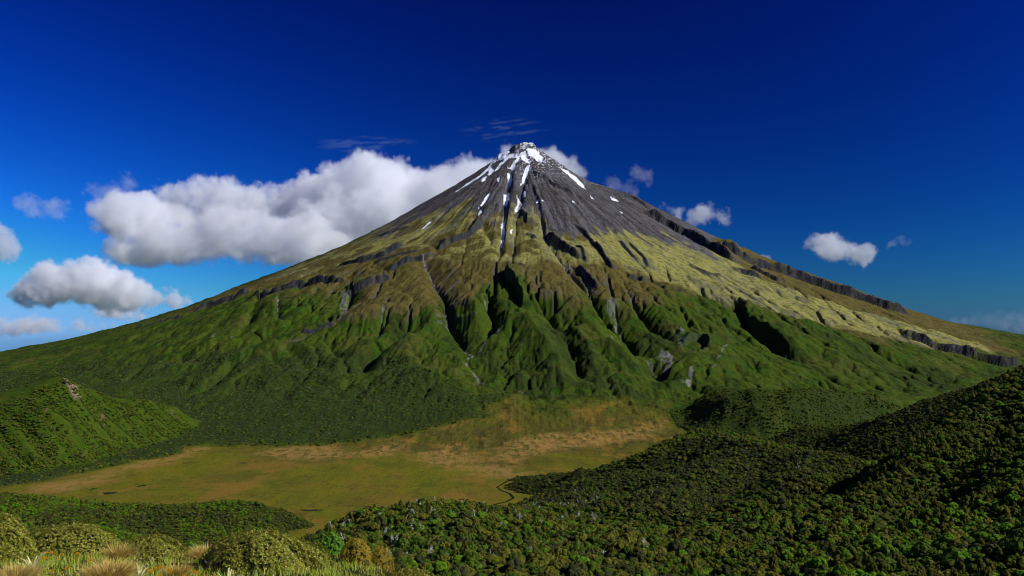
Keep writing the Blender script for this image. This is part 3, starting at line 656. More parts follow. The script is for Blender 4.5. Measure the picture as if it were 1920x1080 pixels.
def hill_grid(h, px0, px1, y0, y1, nc, nr):
    a = (np.linspace(px0, px1, nc) - CX) / FPX; y = np.exp(np.linspace(math.log(y0), math.log(y1), nr))
    A, Yg = np.meshgrid(a, y); Xg = A * Yg
    return Xg, Yg, h(Xg, Yg)
def hill_material(name, c1, c2, c3, scale=0.05):
    k = NT(name, rough=0.95, spec=0.05)
    c = k.mix(k.rng(k.noise(scale, 5, 0.65), 0.35, 0.65), c1, c2)
    c = k.mix(k.rng(k.noise(scale * 5, 4, 0.7), 0.45, 0.7, 0, 0.8), c, c3)
    k.color(c); k.bump(k.noise(scale * 8, 4, 0.7), 0.8, 1.5)
    return k.m
floor_mat = hill_material('forest_floor', (0.030, 0.042, 0.007), (0.050, 0.048, 0.012), (0.016, 0.024, 0.005))
g = hill_grid(FH, 470, 2300, 140, 2420, 330, 260)
hills = struct(grid_mesh('hills', *g, floor_mat), 'dark forested hills and hillside between the viewer and the wetland')
g = hill_grid(SP, -220, 640, 650, 1900, 160, 110)
spur = struct(grid_mesh('hill_spur', *g, floor_mat), 'low bush covered spur reaching into the wetland')
def ridge_material():
    k = NT('ridge_grass', rough=0.95, spec=0.05); slip, rust, _u, _v = k.attr('cover_a')
    c = k.mix(k.rng(k.noise(0.03, 5, 0.65), 0.35, 0.65), (0.038, 0.074, 0.004), (0.066, 0.090, 0.006))
    c = k.mix(k.rng(k.noise(0.12, 4, 0.7), 0.42, 0.70, 0, 0.8), c, (0.020, 0.040, 0.005))
    c = k.mix(k.rng(k.noise(0.02, 4, 0.6), 0.56, 0.70, 0, 0.6), c, (0.075, 0.062, 0.012))
    c = k.mix(rust, c, (0.16, 0.085, 0.05)); c = k.mix(slip, c, k.mix(k.noise(0.2, 3), (0.20, 0.12, 0.08), (0.32, 0.22, 0.17)))
    k.color(c); k.bump(k.noise(0.25, 4, 0.7), 0.9, 2.0)
    return k.m
g = hill_grid(LR, -300, 440, 1900, 3350, 330, 260)
def ridge_cover(Xg, Yg, Zg):
    col = CX + Xg / Yg * FPX; row = ROW0 - (Zg - CAMZ) / Yg * FPX; nz = (fbm(Xg / 12, Yg / 12, 3, 441) - 0.5)
    a = np.zeros(Xg.shape + (4,)); crest = np.interp(col, (-100, 0, 60, 125, 200, 280, 330, 380), (2520, 2550, 2600, 2680, 2820, 2950, 3050, 3150))
    near_top = ss(-75, -40, Yg - crest) * ss(18, 6, Yg - crest)
    sl = ss(9, 3, np.abs(col - 130 - 0.28 * (crest - Yg) + 10 * nz) - 3 + 8 * nz) * near_top
    a[..., 0] = np.clip(sl + 0.35 * ss(4, 2, np.hypot(col - 322, (Yg - 3010) / 5) + 8 * nz), 0, 1)
    for cx_, yy, w in ((85, 2540, 5), (193, 2700, 6), (362, 2980, 7)): a[..., 1] = np.maximum(a[..., 1], 0.8 * ss(w, w * .4, np.hypot(col - cx_, (Yg - yy) / 4) + 5 * nz))
    return a
left_ridge = struct(grid_mesh('hill_ridge', *g, ridge_material(), {'cover_a': ridge_cover(*g)}), 'sharp green ridge with a pale slip below its top')

# ------------------------------------------------------------------ clouds
TAB3 = np.random.default_rng(5).random((64, 64, 64)).astype(np.float32)
def vn3(x, y, z, s=0):
    xf = np.floor(x); yf = np.floor(y); zf = np.floor(z)
    t = [(a - b).astype(np.float32) for a, b in ((x, xf), (y, yf), (z, zf))]; t = [a * a * (3 - 2 * a) for a in t]
    i = [((b.astype(np.int64) + s * k) & 63) for b, k in ((xf, 17), (yf, 29), (zf, 41))]; j = [(a + 1) & 63 for a in i]
    c00 = TAB3[i[0], i[1], i[2]] * (1 - t[0]) + TAB3[j[0], i[1], i[2]] * t[0]; c10 = TAB3[i[0], j[1], i[2]] * (1 - t[0]) + TAB3[j[0], j[1], i[2]] * t[0]
    c01 = TAB3[i[0], i[1], j[2]] * (1 - t[0]) + TAB3[j[0], i[1], j[2]] * t[0]; c11 = TAB3[i[0], j[1], j[2]] * (1 - t[0]) + TAB3[j[0], j[1], j[2]] * t[0]
    return (c00 * (1 - t[1]) + c10 * t[1]) * (1 - t[2]) + (c01 * (1 - t[1]) + c11 * t[1]) * t[2]
def fbm3(x, y, z, o=4, s=0, g=0.55):
    r = 0; a = 1.0; n = 0
    for k in range(o):
        r = r + a * vn3(x, y, z, s + k); n += a; a *= g; x = x * 2.02 + 3.1; y = y * 2.02 - 1.7; z = z * 2.02 + 5.3
    return r / n
def cloud_material(dens, name, col=(1.0, 1.0, 1.0), aniso=0.0):
    m = bpy.data.materials.new(name); m.use_nodes = True; t = m.node_tree; t.nodes.clear()
    o = t.nodes.new('ShaderNodeOutputMaterial'); v = t.nodes.new('ShaderNodeVolumePrincipled')
    v.inputs['Color'].default_value = col + (1,); v.inputs['Density'].default_value = dens; v.inputs['Anisotropy'].default_value = aniso
    t.links.new(v.outputs[0], o.inputs['Volume'])
    return m
def volume_nodes(lo, hi, res, mat):
    """fills a box of air with the density stored point by point on the object's own mesh"""
    ng = bpy.data.node_groups.new('cloud_air', 'GeometryNodeTree')
    ng.interface.new_socket('Geometry', in_out='INPUT', socket_type='NodeSocketGeometry'); ng.interface.new_socket('Geometry', in_out='OUTPUT', socket_type='NodeSocketGeometry')
    N = ng.nodes.new; gi = N('NodeGroupInput'); go = N('NodeGroupOutput'); vc = N('GeometryNodeVolumeCube'); sm = N('GeometryNodeSetMaterial')
    vc.inputs['Min'].default_value = lo; vc.inputs['Max'].default_value = hi
    for a, n in zip(('Resolution X', 'Resolution Y', 'Resolution Z'), res): vc.inputs[a].default_value = n
    sm.inputs['Material'].default_value = mat
    p = N('GeometryNodeInputPosition'); sub = N('ShaderNodeVectorMath'); sub.operation = 'SUBTRACT'; sub.inputs[1].default_value = lo
    mul = N('ShaderNodeVectorMath'); mul.operation = 'MULTIPLY'; mul.inputs[1].default_value = [(n - 1) / (b - a) for a, b, n in zip(lo, hi, res)]
    rd = N('ShaderNodeVectorMath'); rd.operation = 'ADD'; rd.inputs[1].default_value = (0.5, 0.5, 0.5)
    fl = N('ShaderNodeVectorMath'); fl.operation = 'FLOOR'
    dot = N('ShaderNodeVectorMath'); dot.operation = 'DOT_PRODUCT'; dot.inputs[1].default_value = (1, res[0], res[0] * res[1])
    at = N('GeometryNodeInputNamedAttribute'); at.data_type = 'FLOAT'; at.inputs['Name'].default_value = 'density_at'
    si = N('GeometryNodeSampleIndex'); si.data_type = 'FLOAT'; si.domain = 'POINT'; si.clamp = True
    l = ng.links.new
    l(p.outputs[0], sub.inputs[0]); l(sub.outputs[0], mul.inputs[0]); l(mul.outputs[0], rd.inputs[0]); l(rd.outputs[0], fl.inputs[0]); l(fl.outputs[0], dot.inputs[0])
    l(gi.outputs[0], si.inputs['Geometry']); l(at.outputs['Attribute'], si.inputs['Value']); l(dot.outputs['Value'], si.inputs['Index'])
    l(si.outputs[0], vc.inputs['Density']); l(vc.outputs[0], sm.inputs['Geometry']); l(sm.outputs[0], go.inputs[0])
    return ng
def cloud(name, outline, dist, depth, voxel, mat, label, seed, rmin=8, rmax=40, n=260, base=None, wisp=0.5, sharp=1.0, flat=1.0, thin=None):
    """a heap of billows filling an outline seen at a distance, real in depth; outline in sighting columns and rows"""
    R = np.random.default_rng(seed); s = dist / FPX; pad = 3.5 * voxel + 12 * s * wisp
    parts = outline if isinstance(outline[0][0], list) else [(outline, 0.0, 1.0)]
    polys = [(np.stack([(np.array(o, float)[:, 0] - CX) * s, CAMZ + (ROW0 - np.array(o, float)[:, 1]) * s], -1), off, sh) for o, off, sh in parts]
    P = np.concatenate([q[0] for q in polys])
    lo = [P[:, 0].min() - pad, dist - depth - pad, P[:, 1].min() - pad]; hi = [P[:, 0].max() + pad, dist + depth + pad, P[:, 1].max() + pad]
    res = [max(6, int(round((b - a) / voxel)) + 1) for a, b in zip(lo, hi)]
    gx = np.linspace(lo[0], hi[0], res[0]); gy = np.linspace(lo[1], hi[1], res[1]); gz = np.linspace(lo[2], hi[2], res[2])
    sd = np.full(res, -1e3, np.float32)
    def ball(c, r):
        k = [slice(max(0, int((c[q] - r - 26 * s * wisp - lo[q]) / (hi[q] - lo[q]) * (res[q] - 1))), min(res[q], int((c[q] + r + 26 * s * wisp - lo[q]) / (hi[q] - lo[q]) * (res[q] - 1)) + 2)) for q in range(3)]
        if any(a.stop <= a.start for a in k): return
        d = np.sqrt((gx[k[0], None, None] - c[0]) ** 2 + (gy[None, k[1], None] - c[1]) ** 2 + ((gz[None, None, k[2]] - c[2]) / flat) ** 2)
        sd[k[0], k[1], k[2]] = np.maximum(sd[k[0], k[1], k[2]], (r - d).astype(np.float32))
    done = 0
    for P, off, share in polys:
        pol = np.concatenate([P, P[:1]]); tries = got = 0
        while got < n * share / len(polys) and tries < 5000:
            tries += 1
            x = R.uniform(P[:, 0].min(), P[:, 0].max()); z = R.uniform(P[:, 1].min(), P[:, 1].max())
            if not inpoly(np.array([x]), np.array([z]), P)[0]: continue
            d = polydist(np.array([x]), np.array([z]), pol)[0][0]
            r = min(d * 0.98, rmax * s)
            if r < rmin * s: continue
            yoff = off + R.uniform(-1, 1) * max(depth - abs(off) - r, 0) * (0.35 + 0.65 * R.random())
            ball((x, dist + yoff, z), r); got += 1
            for _ in range(3):                   # smaller billows on the upper and sunlit skin
                v = R.normal(size=3); v[2] = abs(v[2]) * 0.9 - 0.1; v /= np.linalg.norm(v); r2 = r * R.uniform(0.25, 0.5)
                ball((x + v[0] * r * .85, dist + yoff + v[1] * r * .85, z + v[2] * r * .85 * flat), r2)
        done += got
    GX, GY, GZ = np.meshgrid(gx, gy, gz, indexing='ij')
    k1 = fbm3(GX / (60 * s), GY / (60 * s), GZ / (60 * s), 3, seed) - 0.5; k2 = fbm3(GX / (13 * s), GY / (13 * s), GZ / (13 * s), 4, seed + 7, 0.65) - 0.5
    f = sd + (k1 * 44 + k2 * 42) * s * wisp
    dn = ss(-2.0 * s, (4.0 / sharp) * s, f) * np.clip(0.35 + 1.3 * (k1 + k2 + 0.5), 0.15, 1.6)
    if base is not None: dn = dn * ss(0, 8 * s, GZ - (CAMZ + (ROW0 - base) * s) + k2 * 16 * s)
    edge = np.ones_like(dn)
    for q, g in enumerate((GX, GY, GZ)): edge = edge * ss(0, voxel, g - lo[q] - voxel) * ss(0, voxel, hi[q] - voxel - g)
    dn = dn * edge
    if thin: dn = dn * (thin + (1 - thin) * ss(0.42, 0.6, fbm3(GX / (30 * s), GY / (30 * s), GZ / (30 * s), 3, seed + 11)))
    d = dn.transpose(2, 1, 0).reshape(-1)         # x runs fastest
    me = bpy.data.meshes.new(name); me.vertices.add(len(d)); me.attributes.new('density_at', 'FLOAT', 'POINT').data.foreach_set('value', d.astype(np.float32))
    o = obj(name, me); md = o.modifiers.new('air', 'NODES'); md.node_group = volume_nodes(lo, hi, res, mat); me.materials.append(mat)
    tag(o, label, kind='structure')
    return o
CL = cloud_material(0.0075, 'cumulus'); CL2 = cloud_material(0.0055, 'thin_cumulus'); CL3 = cloud_material(0.0014, 'cloud_wisp')
cloud('cloud', [([(255, 372), (262, 350), (275, 328), (330, 316), (400, 312), (440, 330), (500, 326), (540, 350), (600, 380), (580, 400), (500, 405), (400, 408), (330, 402), (275, 390)], 420, 1.1),
                ([(520, 410), (545, 352), (575, 322), (640, 303), (680, 287), (725, 287), (765, 316), (800, 320), (840, 308), (880, 288), (920, 280), (960, 262), (985, 290), (960, 400), (820, 470), (640, 478), (560, 460)], 140, 1.3),
                ([(192, 400), (225, 372), (262, 372), (300, 385), (350, 392), (390, 412), (360, 440), (290, 448), (225, 446), (203, 438)], -160, 0.7),
                ([(228, 470), (260, 440), (330, 428), (400, 418), (450, 392), (500, 396), (545, 420), (600, 418), (660, 440), (720, 480), (640, 505), (560, 503), (480, 503), (400, 503), (330, 505), (280, 514), (235, 500)], -330, 1.3)],
      7600, 620, 14.5, CL, 'long white cumulus bank that joins the left shoulder of the summit', 3, 8, 50, 520, base=507, wisp=1.0)
cloud('cloud', [(-40, 556), (20, 550), (45, 530), (85, 495), (120, 492), (150, 480), (185, 492), (230, 505), (262, 518), (300, 540), (335, 540), (352, 560), (335, 576), (280, 580), (200, 575), (120, 568), (60, 570), (-40, 572)],
      12000, 420, 24, CL, 'low white cumulus below the long bank, left of the slope', 5, 5, 30, 160, wisp=0.95)
cloud('cloud', [(165, 575), (200, 568), (250, 578), (285, 590), (270, 600), (200, 600), (170, 590)], 13000, 300, 26, CL, 'small flat cloud just above the far left slope', 6, 4, 12, 60)
cloud('cloud', [(1000, 285), (1035, 280), (1060, 288), (1085, 297), (1106, 320), (1104, 338), (1080, 345), (1040, 345), (1000, 330)], 6750, 150, 9, CL, 'white cloud hugging the right shoulder of the summit', 8, 5, 22, 90)
cloud('cloud', [(1222, 378), (1260, 374), (1282, 385), (1285, 408), (1300, 392), (1330, 382), (1352, 392), (1374, 408), (1372, 422), (1340, 420), (1310, 422), (1292, 430), (1260, 420)], 7800, 150, 11, CL2, 'small ragged cloud just above the right slope', 9, 4, 15, 90, wisp=0.9)
cloud('cloud', [(1488, 458), (1520, 447), (1570, 446), (1590, 456), (1612, 464), (1640, 466), (1638, 480), (1625, 492), (1600, 490), (1560, 484), (1525, 474)], 9000, 170, 13, CL2, 'lone bright cloud in the blue right of the mountain', 10, 4, 16, 100, wisp=0.8)
cloud('cloud', [(1660, 456), (1685, 442), (1700, 446), (1725, 456), (1700, 460), (1680, 468), (1662, 465)], 9000, 110, 11, CL3, 'tiny faint cloud farthest right above the slope', 11, 3, 9, 50, wisp=1.0)
cloud('cloud', [(1180, 316), (1200, 318), (1220, 328), (1212, 340), (1195, 334)], 7400, 70, 8, CL3, 'tiny thin puff right of the summit cloud', 12, 3, 8, 40, wisp=1.0)
cloud('cloud', [(1145, 342), (1175, 342), (1196, 352), (1200, 364), (1170, 362), (1148, 356)], 7400, 70, 8, CL3, 'thin veil of cloud on the upper right slope', 13, 3, 9, 40, wisp=1.0)
cloud('cloud', [(-60, 425), (5, 430), (20, 448), (30, 470), (15, 480), (-60, 480)], 9000, 150, 14, CL2, 'soft cloud cut by the left edge of the picture', 14, 5, 20, 60, wisp=0.8)
cloud('cloud', [(26, 362), (50, 370), (70, 385), (120, 388), (122, 402), (75, 408), (45, 392)], 9500, 110, 12, CL3, 'faint grey wisp in the upper left sky', 15, 4, 10, 60, wisp=1.2)
cloud('cloud', [(152, 345), (185, 340), (215, 345), (255, 345), (262, 365), (215, 375), (175, 362)], 7900, 120, 11, CL3, 'thin torn cloud at the left end of the long bank', 16, 4, 12, 60, wisp=1.2)
cloud('cloud', [(1415, 484), (1440, 484), (1455, 496), (1420, 498)], 8200, 60, 9, CL2, 'white cloud tip peeping over the right skyline', 17, 3, 7, 30)
cloud('cloud', [(-60, 600), (20, 596), (100, 600), (150, 604), (205, 606), (215, 622), (120, 626), (-60, 626)], 42000, 900, 95, cloud_material(0.0014, 'far_cloud', (1.0, 0.97, 0.95)), 'long pale cloud bank low on the left horizon', 18, 3, 11, 120, wisp=0.7)
cloud('cloud', [(1760, 600), (1800, 596), (1860, 588), (1980, 592), (1980, 622), (1860, 622), (1780, 612)], 42000, 900, 95, cloud_material(0.00012, 'far_haze_cloud', (1.0, 0.95, 0.94)), 'faint pink cloud bank low on the right horizon', 19, 3, 11, 90, wisp=0.8)

def cirrus(outline, dist, mat, label, seed, tilt):
    """thin ice cloud: fine fibres drawn out along the wind"""
    s = dist / FPX; (x0, x1), (r0, r1) = outline; vx = 5.0
    lo = [(x0 - CX) * s, dist - 60, CAMZ + (ROW0 - r1) * s]; hi = [(x1 - CX) * s, dist + 60, CAMZ + (ROW0 - r0) * s]
    res = [int((hi[0] - lo[0]) / 7) + 1, 8, int((hi[2] - lo[2]) / vx) + 1]
    GX, GY, GZ = np.meshgrid(*[np.linspace(a, b, n) for a, b, n in zip(lo, hi, res)], indexing='ij')
    px = (GX - lo[0]) / s; pz = (GZ - lo[2]) / s; cx_ = (x1 - x0) / 2; cz_ = (r1 - r0) / 2
    across = pz - tilt * px + 5 * fbm(px / 40, pz / 40, 3, seed); along = px
    f = fbm(along / 34, across / 4.2, 5, seed + 3, 0.6) + 0.35 * (fbm(px / 45, pz / 14, 3, seed + 9) - 0.5)
    env = ss(1.0, 0.35, np.hypot((px - cx_) / cx_, (pz - cz_) / cz_)) * ss(60, 20, np.abs(GY - dist))
    d = (ss(0.50, 0.72, f) * env).transpose(2, 1, 0).reshape(-1)
    me = bpy.data.meshes.new('cloud'); me.vertices.add(len(d)); me.attributes.new('density_at', 'FLOAT', 'POINT').data.foreach_set('value', d.astype(np.float32))
    o = obj('cloud', me); md = o.modifiers.new('air', 'NODES'); md.node_group = volume_nodes(lo, hi, res, mat); me.materials.append(mat)
    tag(o, label, kind='structure')
CI = cloud_material(0.0011, 'ice_wisp')
CI.node_tree.nodes['Principled Volume'].inputs['Color'].default_value = (0.72, 0.95, 1.0, 1)
cirrus(((850, 1045), (215, 272)), 11000, CI, 'faint feathery ice cloud high above the summit', 21, 0.10)
cirrus(((575, 800), (250, 290)), 11000, CI, 'faint streaks of ice cloud above the long bank', 33, 0.07)

# ------------------------------------------------------------------ trees and bush
def leaf_material(name, c1, c2, c3, trans=0.25, rough=0.7, spec=0.06):
    """foliage: each plant and each clump its own tint, light shining through a little"""
    k = NT(name, rough=rough, spec=spec)
    rnd = k.n('ShaderNodeObjectInfo').outputs['Random']
    c = k.mix(rnd, c1, c2)
    c = k.mix(k.rng(k.noise(1.1, 3, 0.6, vec=k.pos), 0.35, 0.68), c, c3)
    isl = k.n('ShaderNodeNewGeometry').outputs['Random Per Island']
    c = k.mix(k.math('MULTIPLY', isl, 0.55), c, k.mix(1.0, c, (0.22, 0.25, 0.20), 'MULTIPLY'))
    k.color(c)
    tr = k.n('ShaderNodeBsdfTranslucent'); k.put(tr.inputs['Color'], c)
    mx = k.n('ShaderNodeMixShader'); mx.inputs[0].default_value = trans
    k.t.links.new(k.b.outputs[0], mx.inputs[1]); k.t.links.new(tr.outputs[0], mx.inputs[2]); k.t.links.new(mx.outputs[0], k.out.inputs['Surface'])
    return k.m
def plain(name, c1, c2, scale=4.0, rough=0.85, spec=0.2):
    k = NT(name, rough=rough, spec=spec); k.color(k.mix(k.rng(k.noise(scale, 4, 0.6, vec=k.obj()), 0.3, 0.7), c1, c2)); return k.m
M_OLIVE = leaf_material('leaf_olive', (0.120, 0.140, 0.012), (0.205, 0.195, 0.022), (0.150, 0.146, 0.018))
M_GREY = leaf_material('leaf_grey_green', (0.048, 0.060, 0.014), (0.090, 0.096, 0.026), (0.066, 0.070, 0.022))
M_BRIGHT = leaf_material('leaf_bright_green', (0.110, 0.250, 0.008), (0.180, 0.300, 0.014), (0.090, 0.185, 0.008))
M_BROWN = leaf_material('leaf_brown_green', (0.120, 0.110, 0.012), (0.165, 0.145, 0.016), (0.095, 0.105, 0.012))
M_DKGREEN = leaf_material('leaf_dark_green', (0.060, 0.120, 0.008), (0.104, 0.170, 0.010), (0.076, 0.104, 0.010))
M_BARK = plain('bark', (0.10, 0.085, 0.07), (0.05, 0.042, 0.035), 3.0)
M_DEAD = plain('bleached_wood', (0.66, 0.64, 0.61), (0.42, 0.40, 0.38), 2.0, 0.8)

def ico(sub):
    t = (1 + 5 ** .5) / 2
    v = [(-1, t, 0), (1, t, 0), (-1, -t, 0), (1, -t, 0), (0, -1, t), (0, 1, t), (0, -1, -t), (0, 1, -t), (t, 0, -1), (t, 0, 1), (-t, 0, -1), (-t, 0, 1)]
    f = [(0, 11, 5), (0, 5, 1), (0, 1, 7), (0, 7, 10), (0, 10, 11), (1, 5, 9), (5, 11, 4), (11, 10, 2), (10, 7, 6), (7, 1, 8), (3, 9, 4), (3, 4, 2), (3, 2, 6), (3, 6, 8), (3, 8, 9), (4, 9, 5), (2, 4, 11), (6, 2, 10), (8, 6, 7), (9, 8, 1)]
    v = [np.array(p) / np.linalg.norm(p) for p in v]
    for _ in range(sub):
        c = {}; nf = []
        def mid(a, b):
            k = (min(a, b), max(a, b))
            if k not in c: p = v[a] + v[b]; v.append(p / np.linalg.norm(p)); c[k] = len(v) - 1
            return c[k]
        for a, b, d in f:
            x, y, z = mid(a, b), mid(b, d), mid(d, a); nf += [(a, x, z), (b, y, x), (d, z, y), (x, y, z)]
        f = nf
    return np.array(v), np.array(f)
ICO1 = ico(1); ICO2 = ico(2)
def crown_mesh(name, mat, seed, w=2.6, h=2.4, z0=1.2, clumps=16, leaves=260, leaf=0.42, flat=0.75):
    """an uneven crown: a shadowy core, several lobes, and leafy sprays standing out of them"""
    R = np.random.default_rng(seed); V = []; F = []
    def add(v, f):
        o = sum(len(a) for a in V); V.append(v); F.append(f + o)
    cs = []
    for i in range(clumps):
        a = R.uniform(0, 2 * math.pi); q = math.sqrt(R.uniform(0, 1)); e = 1 - q * q * 0.75
        c = np.array([math.cos(a) * q * w * 0.72, math.sin(a) * q * w * 0.72, z0 + h * (0.25 + 0.6 * e * R.uniform(0.75, 1.05))])
        rad = w * R.uniform(0.24, 0.42); cs.append((c, rad))
        v = ICO1[0].copy(); v = v * (1 + 0.45 * (R.random(len(v))[:, None] - 0.5)) * rad * np.array([1, 1, flat]) + c
        add(v, ICO1[1])
    for i in range(leaves):
        c, rad = cs[R.integers(len(cs))]
        n = R.normal(size=3); n[2] = abs(n[2]) * 0.9 + 0.15 if R.random() < 0.8 else n[2]; n /= np.linalg.norm(n)
        p = c + n * rad * R.uniform(0.9, 1.25) * np.array([1, 1, flat])
        t = np.cross(n, R.normal(size=3)); t /= np.linalg.norm(t); b = np.cross(n, t) + n * R.uniform(-0.6, 0.6)
        s = leaf * R.uniform(0.5, 1.2)
        add(np.array([p - t * s * .5, p + b * s * .35, p + t * s * .5, p - b * s * .35]), np.array([[0, 1, 2], [0, 2, 3]]))
    return new_mesh(name, np.concatenate(V), np.concatenate(F), mat)
def tube(path, radii, n=6):
    path = np.array(path, float); V = []; F = []
    for i, p in enumerate(path):
        d = path[min(i + 1, len(path) - 1)] - path[max(i - 1, 0)]; d /= np.linalg.norm(d) + 1e-9
        a = np.cross(d, [0.3, 0.9, 0.2]); a /= np.linalg.norm(a); b = np.cross(d, a)
        for k in range(n):
            t = 2 * math.pi * k / n; V.append(p + radii[i] * (math.cos(t) * a + math.sin(t) * b))
    for i in range(len(path) - 1):
        for k in range(n):
            F.append((i * n + k, i * n + (k + 1) % n, (i + 1) * n + (k + 1) % n, (i + 1) * n + k))
    F.append(tuple(range(n))[::-1]); F.append(tuple(range((len(path) - 1) * n, len(path) * n)))
    return V, F
def join_tubes(name, tubes, mat):
    V = []; F = []
    for v, f in tubes:
        o = len(V); V += list(v); F += [tuple(i + o for i in q) for q in f]
    return new_mesh(name, V, F, mat, smooth=True)
def trunk_mesh(name, seed, h=2.6, mat=None, lean=0.35, limbs=5, r=0.14):
    R = np.random.default_rng(seed); T = []
    path = [(0, 0, -0.6)]
    x = y = 0
    for i in range(1, 6):
        x += R.uniform(-lean, lean) * 0.5; y += R.uniform(-lean, lean) * 0.5; path.append((x, y, h * i / 5))
    T.append(tube(path, [r * (1 - 0.14 * i) for i in range(6)]))
    for k in range(limbs):
        i = R.integers(2, 6); p = np.array(path[i]); a = R.uniform(0, 6.28); L = R.uniform(0.6, 1.4)
        q = p + np.array([math.cos(a) * L * .6, math.sin(a) * L * .6, L * 0.5]); e = q + np.array([math.cos(a) * L * .4, math.sin(a) * L * .4, L * 0.45])
        T.append(tube([p, q, e], [r * .5, r * .35, r * .15], 5))
    return join_tubes(name, T, mat or M_BARK)
def dead_meshes(seed, h):
    """bare bleached trunk, and its forking limbs"""
    R = np.random.default_rng(seed); lean = R.uniform(-0.4, 0.4, 2); path = []
    for i in range(7):
        t = i / 6; path.append((lean[0] * h * t + R.uniform(-.08, .08) * h * 0.4 * t, lean[1] * h * t + R.uniform(-.08, .08) * h * 0.4 * t, -0.5 + (h + 0.5) * t))
    tr = join_tubes('trunk', [tube(path, [0.19 * (1 - 0.8 * i / 6) + 0.03 for i in range(7)])], M_DEAD); T = []
    for k in range(int(R.integers(7, 12))):
        i = R.integers(2, 7); p = np.array(path[i]); a = R.uniform(0, 6.28); L = h * R.uniform(0.18, 0.42) * (1.15 - 0.08 * i); up = R.uniform(0.1, 0.9)
        m = p + np.array([math.cos(a) * L * .5, math.sin(a) * L * .5, L * up * .4]); a2 = a + R.uniform(-.7, .7); e = m + np.array([math.cos(a2) * L * .5, math.sin(a2) * L * .5, L * up * .8])
        T.append(tube([p, m, e], [0.11, 0.08, 0.04], 5))
        for _ in range(2):
            a3 = a + R.uniform(-1.2, 1.2); e2 = m + np.array([math.cos(a3) * L * .4, math.sin(a3) * L * .4, L * R.uniform(.1, .6)])
            T.append(tube([m, (m + e2) / 2 + [0, 0, .05 * L], e2], [0.07, 0.05, 0.03], 4))
    return tr, join_tubes('branches', T, M_DEAD)
# kinds: name, material, several crowns each
KINDS = {}
for kn, mat, n, w, h, lf, fl in (('olive', M_OLIVE, 3, 2.5, 2.3, 0.5, 0.75), ('grey', M_GREY, 3, 2.7, 2.2, 0.45, 0.7), ('bright', M_BRIGHT, 3, 2.6, 2.3, 0.45, 0.62), ('brown', M_BROWN, 2, 1.35, 4.0, 0.4, 1.15), ('dkgreen', M_DKGREEN, 3, 2.5, 2.4, 0.5, 0.75)):
    KINDS[kn] = [crown_mesh('crown', mat, 500 + len(KINDS) * 20 + i, w, h, 0.7, 15 + 2 * i, 340, lf * 0.8, fl) for i in range(n)]
KIND_ORDER = [(k, i) for k in KINDS for i in range(len(KINDS[k]))]
KIND_BASE = {k: [j for j, (a, b) in enumerate(KIND_ORDER) if a == k] for k in KINDS}
TRUNKS = [trunk_mesh('trunk', 700 + i) for i in range(3)]

def visible_pts(h, px0, px1, y0, y1, spacing, R, margin=7.0, top=3.0, others=()):
    """random ground points of a hill, about one per spacing^2, dropping those buried far behind nearer ground"""
    nc, nr = 420, 340
    a = (np.linspace(px0, px1, nc) - CX) / FPX; yv = np.exp(np.linspace(math.log(y0), math.log(y1), nr))
    A, Yg = np.meshgrid(a, yv); Z = h(A * Yg, Yg); el = (Z + top + margin - CAMZ) / Yg
    cm = np.maximum.accumulate((Z + 1.0 - CAMZ) / Yg, axis=0); vis = el >= cm
    area = (a[1] - a[0]) * 0.5 * (y1 * y1 - y0 * y0) * (nc - 1); n = int(area / spacing ** 2)
    y = np.sqrt(R.uniform(y0 * y0, y1 * y1, n)); t = R.uniform(a[0], a[-1], n)
    c = np.clip(((t - a[0]) / (a[1] - a[0])).astype(int), 0, nc - 1); rr = np.clip((np.log(y / y0) / math.log(y1 / y0) * (nr - 1)).astype(int), 0, nr - 1)
    ok = vis[rr, c]; y = y[ok]; t = t[ok]
    return t * y, y
PROTO = {}
def forest_nodes():
    """puts one of the crown kinds on every point, with the point's own turn and size"""
    ng = bpy.data.node_groups.new('plant_on_points', 'GeometryNodeTree')
    ng.interface.new_socket('Geometry', in_out='INPUT', socket_type='NodeSocketGeometry'); ng.interface.new_socket('Geometry', in_out='OUTPUT', socket_type='NodeSocketGeometry')
    gi = ng.nodes.new('NodeGroupInput'); go = ng.nodes.new('NodeGroupOutput'); ip = ng.nodes.new('GeometryNodeInstanceOnPoints'); jn = ng.nodes.new('GeometryNodeJoinGeometry')
    for j in reversed(range(len(KIND_ORDER))):
        oi = ng.nodes.new('GeometryNodeObjectInfo'); oi.transform_space = 'ORIGINAL'; oi.inputs['Object'].default_value = PROTO[KIND_ORDER[j]]; oi.inputs['As Instance'].default_value = True
        ng.links.new(oi.outputs['Geometry'], jn.inputs[0])
    def at(name, typ):
        n = ng.nodes.new('GeometryNodeInputNamedAttribute'); n.data_type = typ; n.inputs['Name'].default_value = name; return n.outputs['Attribute']
    ng.links.new(gi.outputs[0], ip.inputs['Points']); ng.links.new(jn.outputs[0], ip.inputs['Instance']); ip.inputs['Pick Instance'].default_value = True
    ng.links.new(at('plant', 'INT'), ip.inputs['Instance Index']); ng.links.new(at('turn', 'FLOAT_VECTOR'), ip.inputs['Rotation']); ng.links.new(at('size', 'FLOAT_VECTOR'), ip.inputs['Scale'])
    ng.links.new(ip.outputs[0], go.inputs[0])
    return ng
